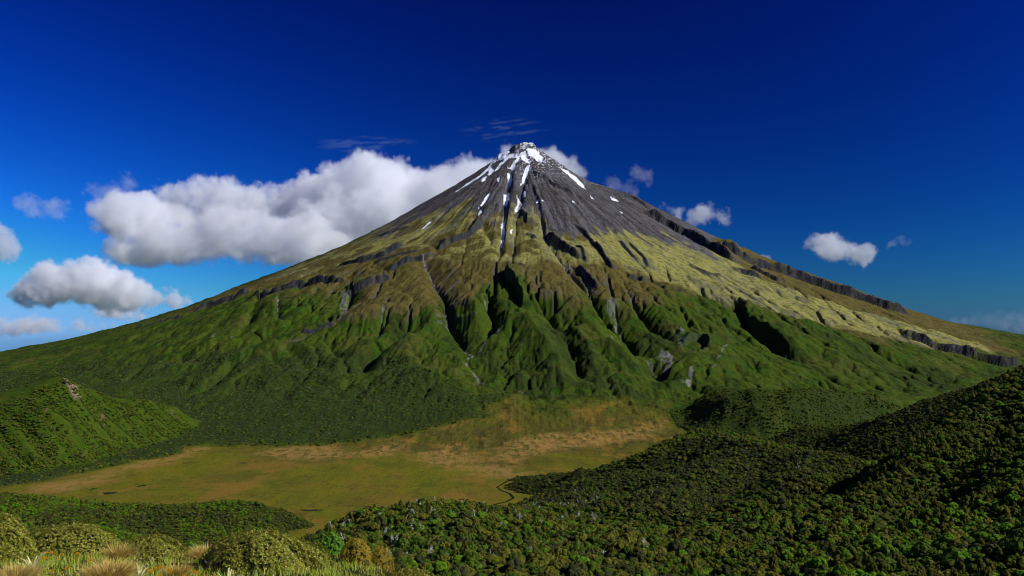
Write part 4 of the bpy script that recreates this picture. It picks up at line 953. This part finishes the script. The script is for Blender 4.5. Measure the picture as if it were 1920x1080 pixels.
def forest(name, X, Y, Z, plant, size, label, cat='forest'):
    me = bpy.data.meshes.new(name); n = len(X); me.vertices.add(n); me.vertices.foreach_set('co', np.stack([X, Y, Z], -1).astype(np.float32).reshape(-1))
    R = np.random.default_rng(len(label) + n)
    me.attributes.new('plant', 'INT', 'POINT').data.foreach_set('value', plant.astype(np.int32))
    turn = np.stack([R.uniform(-.15, .15, n), R.uniform(-.15, .15, n), R.uniform(0, 6.28, n)], -1).astype(np.float32)
    me.attributes.new('turn', 'FLOAT_VECTOR', 'POINT').data.foreach_set('vector', turn.reshape(-1))
    sz = np.stack([size * R.uniform(.85, 1.15, n), size * R.uniform(.85, 1.15, n), size * R.uniform(.85, 1.6, n)], -1).astype(np.float32)
    me.attributes.new('size', 'FLOAT_VECTOR', 'POINT').data.foreach_set('vector', sz.reshape(-1))
    o = obj(name, me); md = o.modifiers.new('plants', 'NODES'); md.node_group = FNG
    return tag(o, label, cat, kind='stuff')
def pick(kinds, probs, R, n):
    """probs: list of arrays (weights per point)"""
    P = np.stack(probs, 0); P = P / P.sum(0); c = np.cumsum(P, 0); u = R.random(n); k = (u[None] > c).sum(0); k = np.minimum(k, len(kinds) - 1)
    out = np.zeros(n, int)
    for i, kn in enumerate(kinds):
        b = np.array(KIND_BASE[kn]); m = k == i; out[m] = b[R.integers(len(b), size=m.sum())]
    return out

R_ = np.random.default_rng(42)
hx, hy = visible_pts(FH, 500, 2080, 235, 2350, 2.85, R_)
hz = FH(hx, hy)
keep = hz > MARSH + 5; hx, hy, hz = hx[keep], hy[keep], hz[keep]
thin = R_.random(len(hx)) < np.clip(1.35 - hy / 2600, 0.45, 1.0); hx, hy, hz = hx[thin], hy[thin], hz[thin]
hpx = CX + hx / hy * FPX; hn = fbm(hx / 60, hy / 60, 4, 401); hn2 = fbm(hx / 22, hy / 22, 3, 402)
is_r1 = ss(1330, 1640, hpx) * ss(1250, 950, hy)                       # the hillside on the right
hrow = ROW0 - (hz - CAMZ) / hy * FPX
line_row = np.interp(hpx, (960, 1033, 1160, 1292, 1400, 1509, 1600, 1660), (950, 951, 962, 969, 958, 934, 888, 850))
far = ss(4, -10, hrow - line_row) * (hpx > 940) * (1 - is_r1) * ss(840, 960, hy)      # finer grey green wood on the hill behind, its shade put into darker plants
lit_cap = far * ss(18, 6, hrow - np.interp(hpx, (1080, 1130, 1200, 1260, 1300, 1340, 1400, 1440, 1500, 1560), (897, 878, 853, 825, 813, 809, 820, 830, 835, 848))) * (hpx > 1150) * (hpx < 1560) * (hy < 1750)  # sunlit hilltops imitated by a yellower, brighter mix of plants
lit_cap = np.maximum(lit_cap, 0.9 * far * (hpx > 1465) * (hpx < 1610) * (hy > 2050) * (hrow < 808)); w_bright = (0.07 + is_r1 * ss(0.42, 0.60, hn2) * ss(900, 480, hy) * 1.7 + 0.30 * ss(0.50, 0.66, hn)) * (1 - 0.92 * far) + 0.5 * lit_cap
w_brown = (0.10 + is_r1 * ss(0.40, 0.62, hn) * 1.2) * (1 - 0.8 * far)
w_grey = 0.15 + 1.4 * far * (1 - lit_cap) + 0.35 * (1 - is_r1) * ss(0.62, 0.40, hn)
w_olive = 0.45 + 1.6 * lit_cap + 0.3 * (1 - far); w_dk = 0.45 + 0.5 * ss(0.55, 0.35, hn)
hplant = pick(['bright', 'brown', 'grey', 'olive', 'dkgreen'], [w_bright, w_brown, w_grey, w_olive, w_dk], R_, len(hx))
hsize = np.clip(R_.lognormal(-0.08, 0.46, len(hx)), 0.3, 2.3) * (0.82 - 0.14 * ss(420, 800, hy))
# the three hundred that show largest are trees of their own
inframe = (hpx > 560) & (hpx < 1915) & (ROW0 - (hz - CAMZ) / hy * FPX < 1075)
score = np.where(inframe, hsize / hy, 0); big_i = np.argsort(-score)[:300]
NAMES = {'olive': ('olive_tree', 'olive green'), 'grey': ('grey_tree', 'dull grey green'), 'bright': ('bright_tree', 'bright green'), 'brown': ('brown_tree', 'brownish green'), 'dkgreen': ('dark_tree', 'dark green')}
made = 0
for i in big_i:
    kn, vi = KIND_ORDER[hplant[i]]
    t = empty('shrub_tree', (hx[i], hy[i], hz[i] - 0.35)); t.rotation_euler = (0, 0, float(R_.uniform(0, 6.28))); sc_ = float(hsize[i]); t.scale = (sc_, sc_, sc_ * float(R_.uniform(.9, 1.6)))
    c = obj('crown', KINDS[kn][vi], t); obj('trunk', TRUNKS[made % 3], t); made += 1
    if (kn, vi) not in PROTO: PROTO[(kn, vi)] = c
    row = ROW0 - (hz[i] - CAMZ) / hy[i] * FPX
    side = 'on the near right hillside' if hpx[i] > 1330 else 'on the near spur'
    where = ('beside the front knoll' if hpx[i] < 820 else 'below the dead trees' if hpx[i] < 1080 else 'in the dip beside the spur' if hpx[i] < 1330 else 'at the hillside foot' if hpx[i] < 1530 else 'on the lower right hillside' if hpx[i] < 1740 else 'in the bottom right corner')
    size = 'large' if hsize[i] > 1.45 else ('small' if hsize[i] < 1.1 else 'middling')
    tag(t, '%s rounded %s tree %s, %s' % (size, NAMES[kn][1], where, 'lowest row' if row > 1040 else 'farther up'), 'tree', '%s trees %s' % (NAMES[kn][1], side))
for k in KIND_ORDER:
    assert k in PROTO, k
FNG = forest_nodes()
rest = np.ones(len(hx), bool); rest[big_i] = False
forest('forest', hx[rest], hy[rest], hz[rest] - 0.35, hplant[rest], hsize[rest], 'dense mixed green bush covering the nearer hills')
# bush on the low spur at the left, and in the gullies of the green ridge
sx, sy = visible_pts(SP, -150, 620, 900, 1850, 4.0, R_); sz_ = SP(sx, sy); kk = sz_ > MARSH + 1.5; sx, sy, sz_ = sx[kk], sy[kk], sz_[kk]
sn = fbm(sx / 70, sy / 70, 4, 411); spx = CX + sx / sy * FPX
sp_ = pick(['bright', 'grey', 'olive', 'dkgreen', 'brown'], [0.15 + 0.9 * ss(0.45, 0.62, sn), 0.25 + 0.9 * ss(0.52, 0.35, sn), 0.4 + 0 * sn, 0.5 + 0 * sn, 0.15 + 0 * sn], R_, len(sx))
forest('bush', sx, sy, sz_ - 0.4, sp_, np.clip(R_.lognormal(-0.15, 0.25, len(sx)), 0.4, 1.3), 'green and grey bush on the low spur beside the wetland', 'bush')
lx, ly = visible_pts(LR, -150, 420, 2050, 3200, 4.4, R_); lz = LR(lx, ly); kk = (lz > MARSH + 1.5); lx, ly, lz = lx[kk], ly[kk], lz[kk]
dist_g = np.full(len(lx), 1e9)
for P, w, dep in LR.cuts: dist_g = np.minimum(dist_g, polydist(lx, ly, P)[0] / w)
ln_ = fbm(lx / 45, ly / 45, 4, 421); foot = ss(60, 5, lz - MARSH)
den = ss(1.05, 0.35, dist_g + 1.3 * (ln_ - 0.5)) * 1.0 + 0.5 * foot + 0.02
kk = R_.random(len(lx)) < den; lx, ly, lz, ln_ = lx[kk], ly[kk], lz[kk], ln_[kk]
lp = pick(['grey', 'olive', 'dkgreen', 'bright'], [0.4 + 0 * ln_, 0.5 + 0 * ln_, 0.8 + 0 * ln_, 0.15 + 0 * ln_], R_, len(lx))
forest('scrub', lx, ly, lz - 0.4, lp, np.clip(R_.lognormal(0.0, 0.3, len(lx)), 0.5, 1.8), 'dark scrub filling the gullies of the green ridge', 'scrub')
ax_, ay_, az_ = apron_pts; an = fbm(ax_ / 90, ay_ / 90, 3, 451)
ap = pick(['grey', 'olive', 'dkgreen', 'bright'], [0.20 + 0.3 * ss(0.5, 0.6, an), 0.7 + 0 * an, 0.9 + 0 * an, 0.22 + 0 * an], R_, len(ax_))
forest('woodland', ax_ + R_.uniform(-3, 3, len(ax_)), ay_ + R_.uniform(-4, 4, len(ax_)), az_ - 0.5, ap, np.clip(R_.lognormal(0.15, 0.3, len(ax_)), 0.7, 2.2), 'bush with bleached dead trees on the lower left mountain apron', 'woodland')
# bleached dead trees standing out of the bush
DEAD = [dead_meshes(900 + i, h) for i, h in enumerate((3.6, 4.4, 5.2, 4.0, 5.8, 4.8))]
dm = np.nonzero((hpx > 600) & (hpx < 1500) & (hy > 330) & (hy < 1250) & inframe)[0]
wt = (0.25 + ss(0.5, 0.62, fbm(hx[dm] / 50, hy[dm] / 50, 3, 431))) * ss(1300, 1000, hpx[dm]) + 0.04; wt = wt / wt.sum()
dsel = R_.choice(dm, 150, replace=False, p=wt)
for n_, i in enumerate(dsel):
    tr, br = DEAD[n_ % 6]
    t = empty('dead_tree', (hx[i], hy[i], hz[i] + 1.7)); t.rotation_euler = (0, 0, float(R_.uniform(0, 6.28))); s_ = float(R_.uniform(0.75, 1.25)); t.scale = (s_, s_, s_)
    obj('trunk', tr, t); obj('branches', br, t)
    tag(t, 'bleached bare dead tree standing out of the dark bush', 'dead tree', 'dead trees on the spur')

# ------------------------------------------------------------------ pools, stream, hut and spire
def marsh_pt(px, py):
    Yd = (CAMZ - MARSH - 6) * FPX / (py - ROW0)
    for _ in range(4):
        z = float(base(np.array([(px - CX) / FPX * Yd]), np.array([Yd]))[0]); Yd = (CAMZ - z) * FPX / (py - ROW0)
    return (px - CX) / FPX * Yd, Yd, z
kw = NT('still_water', rough=0.08, spec=0.5); kw.color((0.012, 0.012, 0.010)); M_WATER = kw.m
for n_, (px, py, w, h, lab) in enumerate(((205, 925, 24, 4.6, 'largest dark pool on the left part of the wetland'), (175, 917, 10, 3, 'small dark pool left of the largest one on the wetland'), (266, 911, 13, 3.4, 'thin dark pool right of the largest one on the wetland'), (668, 960, 26, 2.6, 'narrow pale pool near the middle spur'), (907, 946, 15, 4.2, 'dark pool below the bend of the stream'), (871, 937, 19, 1.6, 'sliver of dark water left of the stream bend'), (581, 957, 44, 3.0, 'long dark channel of still water in the middle of the wetland'))):
    x, y, z = marsh_pt(px, py); rx = w / 2 / FPX * y; ry = h / 2 / FPX * y * y / 330.0; R = np.random.default_rng(60 + n_)
    V = [(x, y, z + 0.5)]
    for i in range(28):
        a = i / 28 * 2 * math.pi; q = 1 + 0.22 * math.sin(3 * a + n_) + 0.15 * R.uniform(-1, 1); V.append((x + rx * q * math.cos(a), y + ry * q * math.sin(a), z + 0.5))
    struct(obj('pond', new_mesh('pond', V, [(0, 1 + i, 1 + (i + 1) % 28) for i in range(28)], M_WATER)), lab)
def ribbon(pts, w0, w1):
    P = np.array([marsh_pt(*p) for p in pts]); Q = [P[0]]
    for i in range(len(P) - 1):
        for t in (0.34, 0.67, 1.0): Q.append(P[i] * (1 - t) + P[i + 1] * t)
    Q = np.array(Q); V = []; F = []
    for i, p in enumerate(Q):
        d = Q[min(i + 1, len(Q) - 1)] - Q[max(i - 1, 0)]; nrm = np.array([-d[1], d[0]]); nrm /= np.linalg.norm(nrm); w = (w0 + (w1 - w0) * i / (len(Q) - 1)) * (0.8 + 0.4 * math.sin(i * 1.7) ** 2)
        V += [(p[0] + nrm[0] * w, p[1] + nrm[1] * w, p[2] + 0.5), (p[0] - nrm[0] * w, p[1] - nrm[1] * w, p[2] + 0.5)]
        if i: F.append((2 * i - 2, 2 * i - 1, 2 * i + 1, 2 * i))
    return new_mesh('stream', V, F, M_WATER)
struct(obj('stream', ribbon([(964, 896), (948, 904), (932, 914), (940, 920), (956, 926), (963, 934), (950, 941), (928, 946), (934, 953)], 2.2, 3.4)), 'dark winding stream beside the low wooded tongue')
struct(obj('stream', ribbon([(645, 949), (680, 949), (705, 951), (722, 955)], 1.6, 1.8)), 'faint dark stream behind the middle spur')
def box_part(name, parent, x0, x1, y0, y1, z0, z1, mat):
    V = [(x, y, z) for z in (z0, z1) for y in (y0, y1) for x in (x0, x1)]
    return obj(name, new_mesh(name, V, [(0, 2, 3, 1), (4, 5, 7, 6), (0, 1, 5, 4), (2, 6, 7, 3), (0, 4, 6, 2), (1, 3, 7, 5)], mat), parent)
M_ROOF = plain('painted_roof', (0.30, 0.36, 0.40), (0.40, 0.45, 0.48)); M_WALL = plain('hut_wall', (0.16, 0.14, 0.10), (0.20, 0.18, 0.13)); kg = NT('window_glass', 0.1, 0.5); kg.color((0.02, 0.025, 0.03)); M_GLASS = kg.m
hxp, hyp = survey(1141, 747); hzp = float(base(np.array([hxp]), np.array([hyp]))[0])
hut = tag(empty('hut', (hxp, hyp, hzp + 1.0)), 'tiny hut with a pale blue roof at the foot of the mountain', 'hut')
box_part('wall', hut, -6, 6, -4, 4, -3, 3, M_WALL)
obj('roof', new_mesh('roof', [(-6.6, -4.8, 2.9), (6.6, -4.8, 2.9), (6.6, 4.8, 2.9), (-6.6, 4.8, 2.9), (-6.6, 0, 5.6), (6.6, 0, 5.6)], [(0, 1, 5, 4), (2, 3, 4, 5), (0, 4, 3), (1, 2, 5), (0, 3, 2, 1)], M_ROOF), hut)
for x in (-3.8, 2.2): box_part('window', hut, x, x + 1.8, -4.06, -3.9, 0.6, 1.9, M_GLASS)
box_part('door', hut, -0.6, 0.6, -4.06, -3.9, -1.2, 1.2, M_ROOF)
sxp, syp = survey(452, 546); szp = float(base(np.array([sxp]), np.array([syp]))[0]) + 6
tag(obj('rock_spire', join_tubes('rock_spire', [tube([(0, 0, -12), (0.4, 0, 2), (0.2, 0, 9), (-0.3, 0, 15), (0, 0, 21)], [3.4, 2.6, 2.0, 1.5, 0.7], 7)], plain('spire_rock', (0.03, 0.03, 0.032), (0.06, 0.055, 0.055), 0.3)), None, (sxp, syp, szp)), 'thin dark spire standing on the left skyline of the mountain', 'spire')

# ------------------------------------------------------------------ the knoll in front: shrubs, tussocks, flowers, grass
def knoll(X, Y):
    X = np.asarray(X, float); Y = np.asarray(Y, float)
    z = CAMZ - 1.75 - 0.165 * Y + 0.035 * np.maximum(0, -X - 4) - 0.42 * np.maximum(0, X + 4) ** 1.15 - 0.75 * np.maximum(0, Y - 27) - 0.03 * np.maximum(0, Y - 27) ** 1.5
    return z + (fbm(X / 2.2, Y / 2.2, 4, 461) - 0.5) * 0.35
yk = np.concatenate([np.linspace(2.0, 30, 120), np.linspace(31, 90, 30)]); xk = np.linspace(-60, 30, 260)
Xk, Yk = np.meshgrid(xk, yk)
soil = hill_material('knoll_soil', (0.055, 0.060, 0.012), (0.085, 0.070, 0.020), (0.03, 0.03, 0.010), 0.8)
struct(grid_mesh('hillside', Xk, Yk, knoll(Xk, Yk), soil), 'grassy knoll at the very front of the view')
def kpos(px, Yd):
    x = (px - CX) / FPX * Yd; return x, Yd, float(knoll(x, Yd))
def tint_leaf(name, cols, trans=0.3, rough=0.5, spec=0.2):
    """leaves that each take one of several tints"""
    k = NT(name, rough=rough, spec=spec); isl = k.n('ShaderNodeNewGeometry').outputs['Random Per Island']
    r = k.n('ShaderNodeValToRGB'); r.color_ramp.interpolation = 'LINEAR'; e = r.color_ramp.elements
    for i, c in enumerate(cols):
        q = e[i] if i < 2 else e.new(0.5)
        q.color = c + (1,)
    for i in range(len(cols)): e[i].position = i / (len(cols) - 1)
    for i, c in enumerate(cols): e[i].color = c + (1,)
    k.put(r.inputs[0], isl); k.color(r.outputs[0])
    tr = k.n('ShaderNodeBsdfTranslucent'); k.put(tr.inputs['Color'], r.outputs[0]); mx = k.n('ShaderNodeMixShader'); mx.inputs[0].default_value = trans
    k.t.links.new(k.b.outputs[0], mx.inputs[1]); k.t.links.new(tr.outputs[0], mx.inputs[2]); k.t.links.new(mx.outputs[0], k.out.inputs['Surface'])
    return k.m
M_LEATHER = tint_leaf('leather_leaf', [(0.112, 0.168, 0.014), (0.308, 0.287, 0.022), (0.644, 0.616, 0.098), (0.224, 0.119, 0.017), (0.154, 0.21, 0.017), (0.378, 0.378, 0.034), (0.098, 0.14, 0.014)], 0.35, 0.45, 0.25)
M_LIME = tint_leaf('lime_leaf', [(0.100, 0.240, 0.010), (0.170, 0.330, 0.018), (0.120, 0.270, 0.012)], 0.35)
M_HEATH = tint_leaf('heath_leaf', [(0.336, 0.238, 0.022), (0.448, 0.308, 0.025), (0.224, 0.196, 0.022)], 0.25, 0.7, 0.1)
M_GRASS = tint_leaf('grass_blade', [(0.21, 0.406, 0.017), (0.532, 0.504, 0.056), (0.308, 0.49, 0.02), (0.7, 0.56, 0.154), (0.252, 0.434, 0.017)], 0.35, 0.6, 0.15)
M_STRAW = tint_leaf('straw_blade', [(0.72, 0.48, 0.12), (0.55, 0.36, 0.07), (0.80, 0.60, 0.20), (0.42, 0.34, 0.05)], 0.35, 0.6, 0.15)
M_SPEAR = tint_leaf('spear_leaf', [(0.364, 0.462, 0.098), (0.588, 0.616, 0.224), (0.784, 0.756, 0.378), (0.266, 0.392, 0.056)], 0.3, 0.45, 0.3)
M_PETAL = tint_leaf('petal', [(0.850, 0.450, 0.012), (0.880, 0.560, 0.020), (0.820, 0.380, 0.010)], 0.3, 0.6, 0.1)
M_STALK = plain('stalk', (0.10, 0.17, 0.02), (0.16, 0.20, 0.03)); M_TWIG = plain('grey_twig', (0.30, 0.28, 0.26), (0.17, 0.155, 0.14))
def leafy_dome(seed, rx, ry, h, n, leaf=0.05, per=7, lump=0.08):
    """foliage of a dense shrub: rosettes of leaves over a lumpy dome"""
    R = np.random.default_rng(seed); ph = R.uniform(0, 6.28, 6); V = []; F = []
    a = R.uniform(0, 2 * math.pi, n); u = R.uniform(-0.12, 1, n); ce = np.sqrt(np.clip(1 - u * u, 0, 1))
    D = np.stack([np.cos(a) * ce, np.sin(a) * ce, u], -1)
    L = 1 + lump * (np.sin(3 * a + ph[0]) * ce + np.sin(5 * a + ph[1] + 3 * u) * 0.6 + np.sin(9 * a + 7 * u + ph[2]) * 0.35) + R.uniform(-0.07, 0.02, n)
    P = D * L[:, None] * np.array([rx, ry, h]); Nn = D / np.array([rx, ry, h]); Nn /= np.linalg.norm(Nn, axis=1)[:, None]
    for i in range(n):
        nn = Nn[i] + R.normal(size=3) * 0.22; nn /= np.linalg.norm(nn); t = np.cross(nn, [0.2, 0.5, 0.84]); t /= np.linalg.norm(t); b = np.cross(nn, t); s = leaf * R.uniform(0.7, 1.25)
        for k in range(per):
            q = 6.283 * k / per + R.uniform(-.3, .3); o = math.cos(q) * t + math.sin(q) * b; up = R.uniform(0.15, 0.75); d = o * math.cos(up) + nn * math.sin(up); sd = np.cross(d, nn); sd /= np.linalg.norm(sd) + 1e-9; p = P[i] + nn * R.uniform(0, .03); j = len(V)
            V += [p, p + d * s * .5 + sd * s * .21, p + d * s, p + d * s * .5 - sd * s * .21]; F += [(j, j + 1, j + 2), (j, j + 2, j + 3)]
    return np.array(V), np.array(F)
def shrub(label, px, Yd, wpx, hpx_, mat, seed, n, leaf=0.052, per=7, stems=5, sink=0.12, inner=(0.02, 0.022, 0.008), lump=0.085):
    x, y, z = kpos(px, Yd); s = Yd / FPX; rx = wpx / 2 * s; h = hpx_ * s; ry = rx * 0.85
    root = tag(empty('shrub', (x, y, z - sink)), label, 'shrub', 'shrubs on the front knoll')
    V, F = leafy_dome(seed, rx, ry, h, n, leaf, per, lump); obj('foliage', new_mesh('foliage', V, F, mat), root)
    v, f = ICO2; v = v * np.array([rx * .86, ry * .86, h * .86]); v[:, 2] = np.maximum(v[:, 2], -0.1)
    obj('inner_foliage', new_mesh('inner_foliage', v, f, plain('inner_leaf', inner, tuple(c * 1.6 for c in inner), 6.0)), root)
    R = np.random.default_rng(seed + 1)
    for k in range(stems):
        a = R.uniform(3.6, 5.8); e = np.array([math.cos(a) * rx * R.uniform(.75, 1.0), math.sin(a) * ry * R.uniform(.8, 1.02), h * R.uniform(.15, .5)]); m = e * 0.55 + R.normal(size=3) * .05
        v, f = tube([(R.uniform(-.1, .1), R.uniform(-.1, .1), -.1), m, e, e + R.normal(size=3) * .12], [.028, .022, .014, .006], 5); obj('stem', new_mesh('stem', v, f, M_TWIG, smooth=True), root)
    return root
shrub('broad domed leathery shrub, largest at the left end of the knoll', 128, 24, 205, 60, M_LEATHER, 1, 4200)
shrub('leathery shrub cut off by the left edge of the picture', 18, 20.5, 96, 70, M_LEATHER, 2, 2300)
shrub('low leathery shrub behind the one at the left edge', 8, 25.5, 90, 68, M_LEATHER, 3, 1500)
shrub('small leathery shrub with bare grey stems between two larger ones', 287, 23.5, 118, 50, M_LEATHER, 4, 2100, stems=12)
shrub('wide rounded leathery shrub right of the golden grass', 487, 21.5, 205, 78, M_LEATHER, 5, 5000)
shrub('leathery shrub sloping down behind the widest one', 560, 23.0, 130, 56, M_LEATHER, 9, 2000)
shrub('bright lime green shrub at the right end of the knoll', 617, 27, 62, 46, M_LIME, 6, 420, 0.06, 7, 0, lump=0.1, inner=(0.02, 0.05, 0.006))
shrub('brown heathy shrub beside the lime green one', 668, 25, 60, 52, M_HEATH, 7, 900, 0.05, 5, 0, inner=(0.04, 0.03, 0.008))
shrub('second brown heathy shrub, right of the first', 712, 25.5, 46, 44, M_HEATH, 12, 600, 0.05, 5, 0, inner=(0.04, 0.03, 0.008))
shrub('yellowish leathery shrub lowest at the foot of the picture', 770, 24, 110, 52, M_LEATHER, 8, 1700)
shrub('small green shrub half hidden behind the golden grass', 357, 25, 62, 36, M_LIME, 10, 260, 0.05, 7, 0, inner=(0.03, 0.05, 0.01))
def blades(R, pts, lo, hi, width, droop, lean=0.5):
    """grass: curved tapering blades from given feet"""
    V = []; F = []
    for (x, y, z, dx, dy) in pts:
        L = R.uniform(lo, hi); w = width * R.uniform(.7, 1.3); a = R.uniform(0, 6.28); d = np.array([math.cos(a), math.sin(a)]) * R.uniform(.1, lean) + np.array([dx, dy]); sx, sy = -math.sin(a), math.cos(a); j = len(V); dr = droop * R.uniform(.5, 1.3)
        for t in (0, 0.4, 0.75):
            q = w * (1 - t * .7); c = (x + d[0] * L * t * (0.6 + dr * t), y + d[1] * L * t * (0.6 + dr * t), z + L * (t - dr * t * t * .6))
            V += [(c[0] - sx * q, c[1] - sy * q, c[2]), (c[0] + sx * q, c[1] + sy * q, c[2])]
        V.append((x + d[0] * L * (0.6 + dr), y + d[1] * L * (0.6 + dr), z + L * (1 - dr * .6)))
        F += [(j, j + 1, j + 3, j + 2), (j + 2, j + 3, j + 5, j + 4), (j + 4, j + 5, j + 6)]
    return V, F
Rg = np.random.default_rng(77); N = 34000
gy_ = np.sqrt(Rg.uniform(14.5 ** 2, 29 ** 2, N)); gx_ = (Rg.uniform(-60, 720, N) - CX) / FPX * gy_; gn = fbm(gx_ / 1.2, gy_ / 1.2, 3, 471); kp = gn > 0.36; gx_, gy_ = gx_[kp], gy_[kp]; gz_ = knoll(gx_, gy_)
V, F = blades(Rg, np.stack([gx_, gy_, gz_ - 0.03, 0 * gx_, 0 * gx_], -1), 0.09, 0.26, 0.009, 0.5)
tag(obj('grass', new_mesh('grass', V, F, M_GRASS)), 'green and yellow grass covering the front knoll', 'grass', kind='stuff')
def tussock(label, px, Yd, w, n, lo, hi, mat, seed):
    R = np.random.default_rng(seed); x, y, z = kpos(px, Yd); t = tag(empty('tussock', (x, y, z)), label, 'tussock', 'golden tussocks on the knoll'); P = []
    for i in range(n):
        a = R.uniform(0, 6.28); q = w * math.sqrt(R.random()); P.append((math.cos(a) * q * .45, math.sin(a) * q * .45, -.03, math.cos(a) * q * 1.6, math.sin(a) * q * 1.6))
    V, F = blades(R, P, lo, hi, 0.009, 0.85, .35); obj('blades', new_mesh('blades', V, F, mat), t)
    V, F = blades(R, P[:n // 6], lo * .6, hi * .7, 0.006, 0.5, .3); obj('green_blades', new_mesh('green_blades', V, F, M_GRASS), t)
tussock('big golden tussock in front of the broad domed shrub', 205, 17.4, .36, 2800, .35, .7, M_STRAW, 81)
tussock('pale golden tussock in the bottom left corner', 28, 16.6, .32, 2000, .35, .7, M_STRAW, 82)
tussock('tall brownish tussock between the two larger shrubs', 385, 23.2, .26, 1400, .5, .8, M_STRAW, 83)
tussock('thin straw tussock right of the broad domed shrub', 222, 21.5, .22, 900, .4, .75, M_STRAW, 84)
tussock('low straw tussock below the small stemmed shrub', 330, 18.5, .22, 900, .3, .6, M_STRAW, 85)
def spear(label, px, Yd, n, L, seed):
    R = np.random.default_rng(seed); x, y, z = kpos(px, Yd); t = tag(empty('spear_plant', (x, y, z)), label, 'plant', 'spear leaved plants on the knoll')
    for i in range(n):
        a = R.uniform(0, 6.28); l = L * R.uniform(.6, 1.1); e = R.uniform(.5, 1.3); w = .022; d = np.array([math.cos(a) * math.cos(e), math.sin(a) * math.cos(e), math.sin(e)]); s_ = np.array([-math.sin(a), math.cos(a), 0]); V = []; F = []
        for k, q in enumerate((0, .3, .6, .85, 1)):
            c = d * l * q - np.array([0, 0, 1]) * l * .35 * q ** 3; ww = w * (1 - q) ** .6 + .001; V += [c - s_ * ww, c - np.array([0, 0, ww * .6]), c + s_ * ww]
            if k: F += [(3 * k - 3, 3 * k - 2, 3 * k + 1, 3 * k), (3 * k - 2, 3 * k - 1, 3 * k + 2, 3 * k + 1)]
        obj('leaf', new_mesh('leaf', V, F, M_SPEAR), t)
for q in (('spear leaved plant at the foot of the widest shrub', 428, 17.4, 22, .62, 91), ('second spear leaved plant, right of the first', 470, 17.0, 22, .60, 92), ('small spear leaved plant under the small stemmed shrub', 342, 19.0, 14, .5, 93), ('spear leaved plant farthest right among the grass', 520, 17.3, 18, .5, 94), ('spear leaved plant left of the golden tussock', 62, 19.0, 14, .6, 95), ('spear leaved plant in the middle of the grass', 262, 18.0, 14, .5, 96)): spear(*q)
def bloom_meshes(seed):
    R = np.random.default_rng(seed); V = []; F = []
    for i in range(46):
        a = R.uniform(0, 6.28); u = R.uniform(-.2, 1); d = np.array([math.cos(a) * math.sqrt(1 - min(u * u, 1)), math.sin(a) * math.sqrt(1 - min(u * u, 1)), u]); p = d * np.array([.026, .026, .034]); s_ = np.cross(d, [.3, .2, .9]); s_ /= np.linalg.norm(s_) + 1e-9; b = np.cross(d, s_); j = len(V); q = .014
        V += [p, p + (d + s_) * q, p + d * q * 1.9, p + (d - s_) * q, p + (d + b) * q, p + (d - b) * q]; F += [(j, j + 1, j + 2), (j, j + 2, j + 3), (j, j + 4, j + 2), (j, j + 2, j + 5)]
    V = np.array(V); V[:, 2] += .30; v, f = tube([(0, 0, -.05), (.01, 0, .12), (0, .005, .28)], [.006, .005, .004], 5); L = []; G_ = []
    for k in range(3):
        a = k * 2.1; j = len(L); L += [(0, 0, .0), (math.cos(a) * .05, math.sin(a) * .05, .10), (math.cos(a + .2) * .09, math.sin(a + .2) * .09, .17), (math.cos(a + .35) * .05, math.sin(a + .35) * .05, .08)]; G_.append((j, j + 1, j + 2, j + 3))
    return new_mesh('bloom', V, F, M_PETAL), new_mesh('stem', v, f, M_STALK, smooth=True), new_mesh('leaves', L, G_, M_LIME)
BL = [bloom_meshes(i) for i in range(4)]
spots = [(73, 22.2), (85, 22.3), (93, 21.2), (99, 20.8), (115, 21.5), (130, 21.6), (140, 21.1), (144, 20.9), (84, 20), (88, 20.2), (66, 19.5), (80, 19.1), (110, 19.4), (146, 20.6), (165, 20), (164, 19), (175, 19), (181, 19.1), (166, 18.1), (205, 18.6), (216, 18.9), (232, 18.3), (247, 18.4), (262, 18.6), (270, 18.2), (276, 18.4), (283, 17.6), (290, 18.1), (301, 18.2), (312, 18.4), (320, 18), (338, 19.2), (345, 18.8), (350, 18), (362, 18.4), (371, 18.5), (379, 18.6), (388, 18.1), (402, 17.6), (410, 18.4), (365, 17.4), (300, 17.3), (281, 17), (320, 17.1), (345, 17.2), (492, 18), (535, 17.8), (518, 17.5), (430, 17), (275, 16.8), (310, 16.7), (395, 16.8), (355, 16.8), (225, 17), (100, 17.6), (130, 18)]
for n_, (px, Yd) in enumerate(spots):
    x, y, z = kpos(px, Yd); t = empty('flower', (x, y, z)); s_ = float(Rg.uniform(.5, .85)); t.scale = (s_, s_, s_ * float(Rg.uniform(.8, 1.2))); t.rotation_euler = (float(Rg.uniform(-.15, .15)), float(Rg.uniform(-.15, .15)), float(Rg.uniform(0, 6)))
    b_, st, lv = BL[n_ % 4]; obj('bloom', b_, t); obj('stem', st, t); obj('leaves', lv, t)
    where = 'below the broad domed shrub' if px < 190 else ('in front of the small stemmed shrub' if px < 330 else ('beside the spear leaved plants' if px < 420 else 'under the widest shrub'))
    tag(t, 'orange yellow flower head in the grass ' + where, 'flower', 'orange flowers ' + where)

# ------------------------------------------------------------------ the land out to the horizon
rr = np.concatenate([np.linspace(0, 9000, 10), np.geomspace(10000, 140000, 26)]); tt = np.linspace(0, 2 * math.pi, 97)
RR, TT_ = np.meshgrid(rr, tt, indexing='ij'); Xp = RR * np.cos(TT_); Yp = RR * np.sin(TT_)
Zp = 860 * np.exp(-(RR / 9000) ** 2) + 20 - RR ** 2 / (2 * 6.371e6) - 120
land = hill_material('far_land', (0.05, 0.07, 0.03), (0.07, 0.08, 0.04), (0.03, 0.045, 0.025), 0.0006)
struct(grid_mesh('ground', Xp, Yp, Zp, land), 'low plain running out to the horizon')
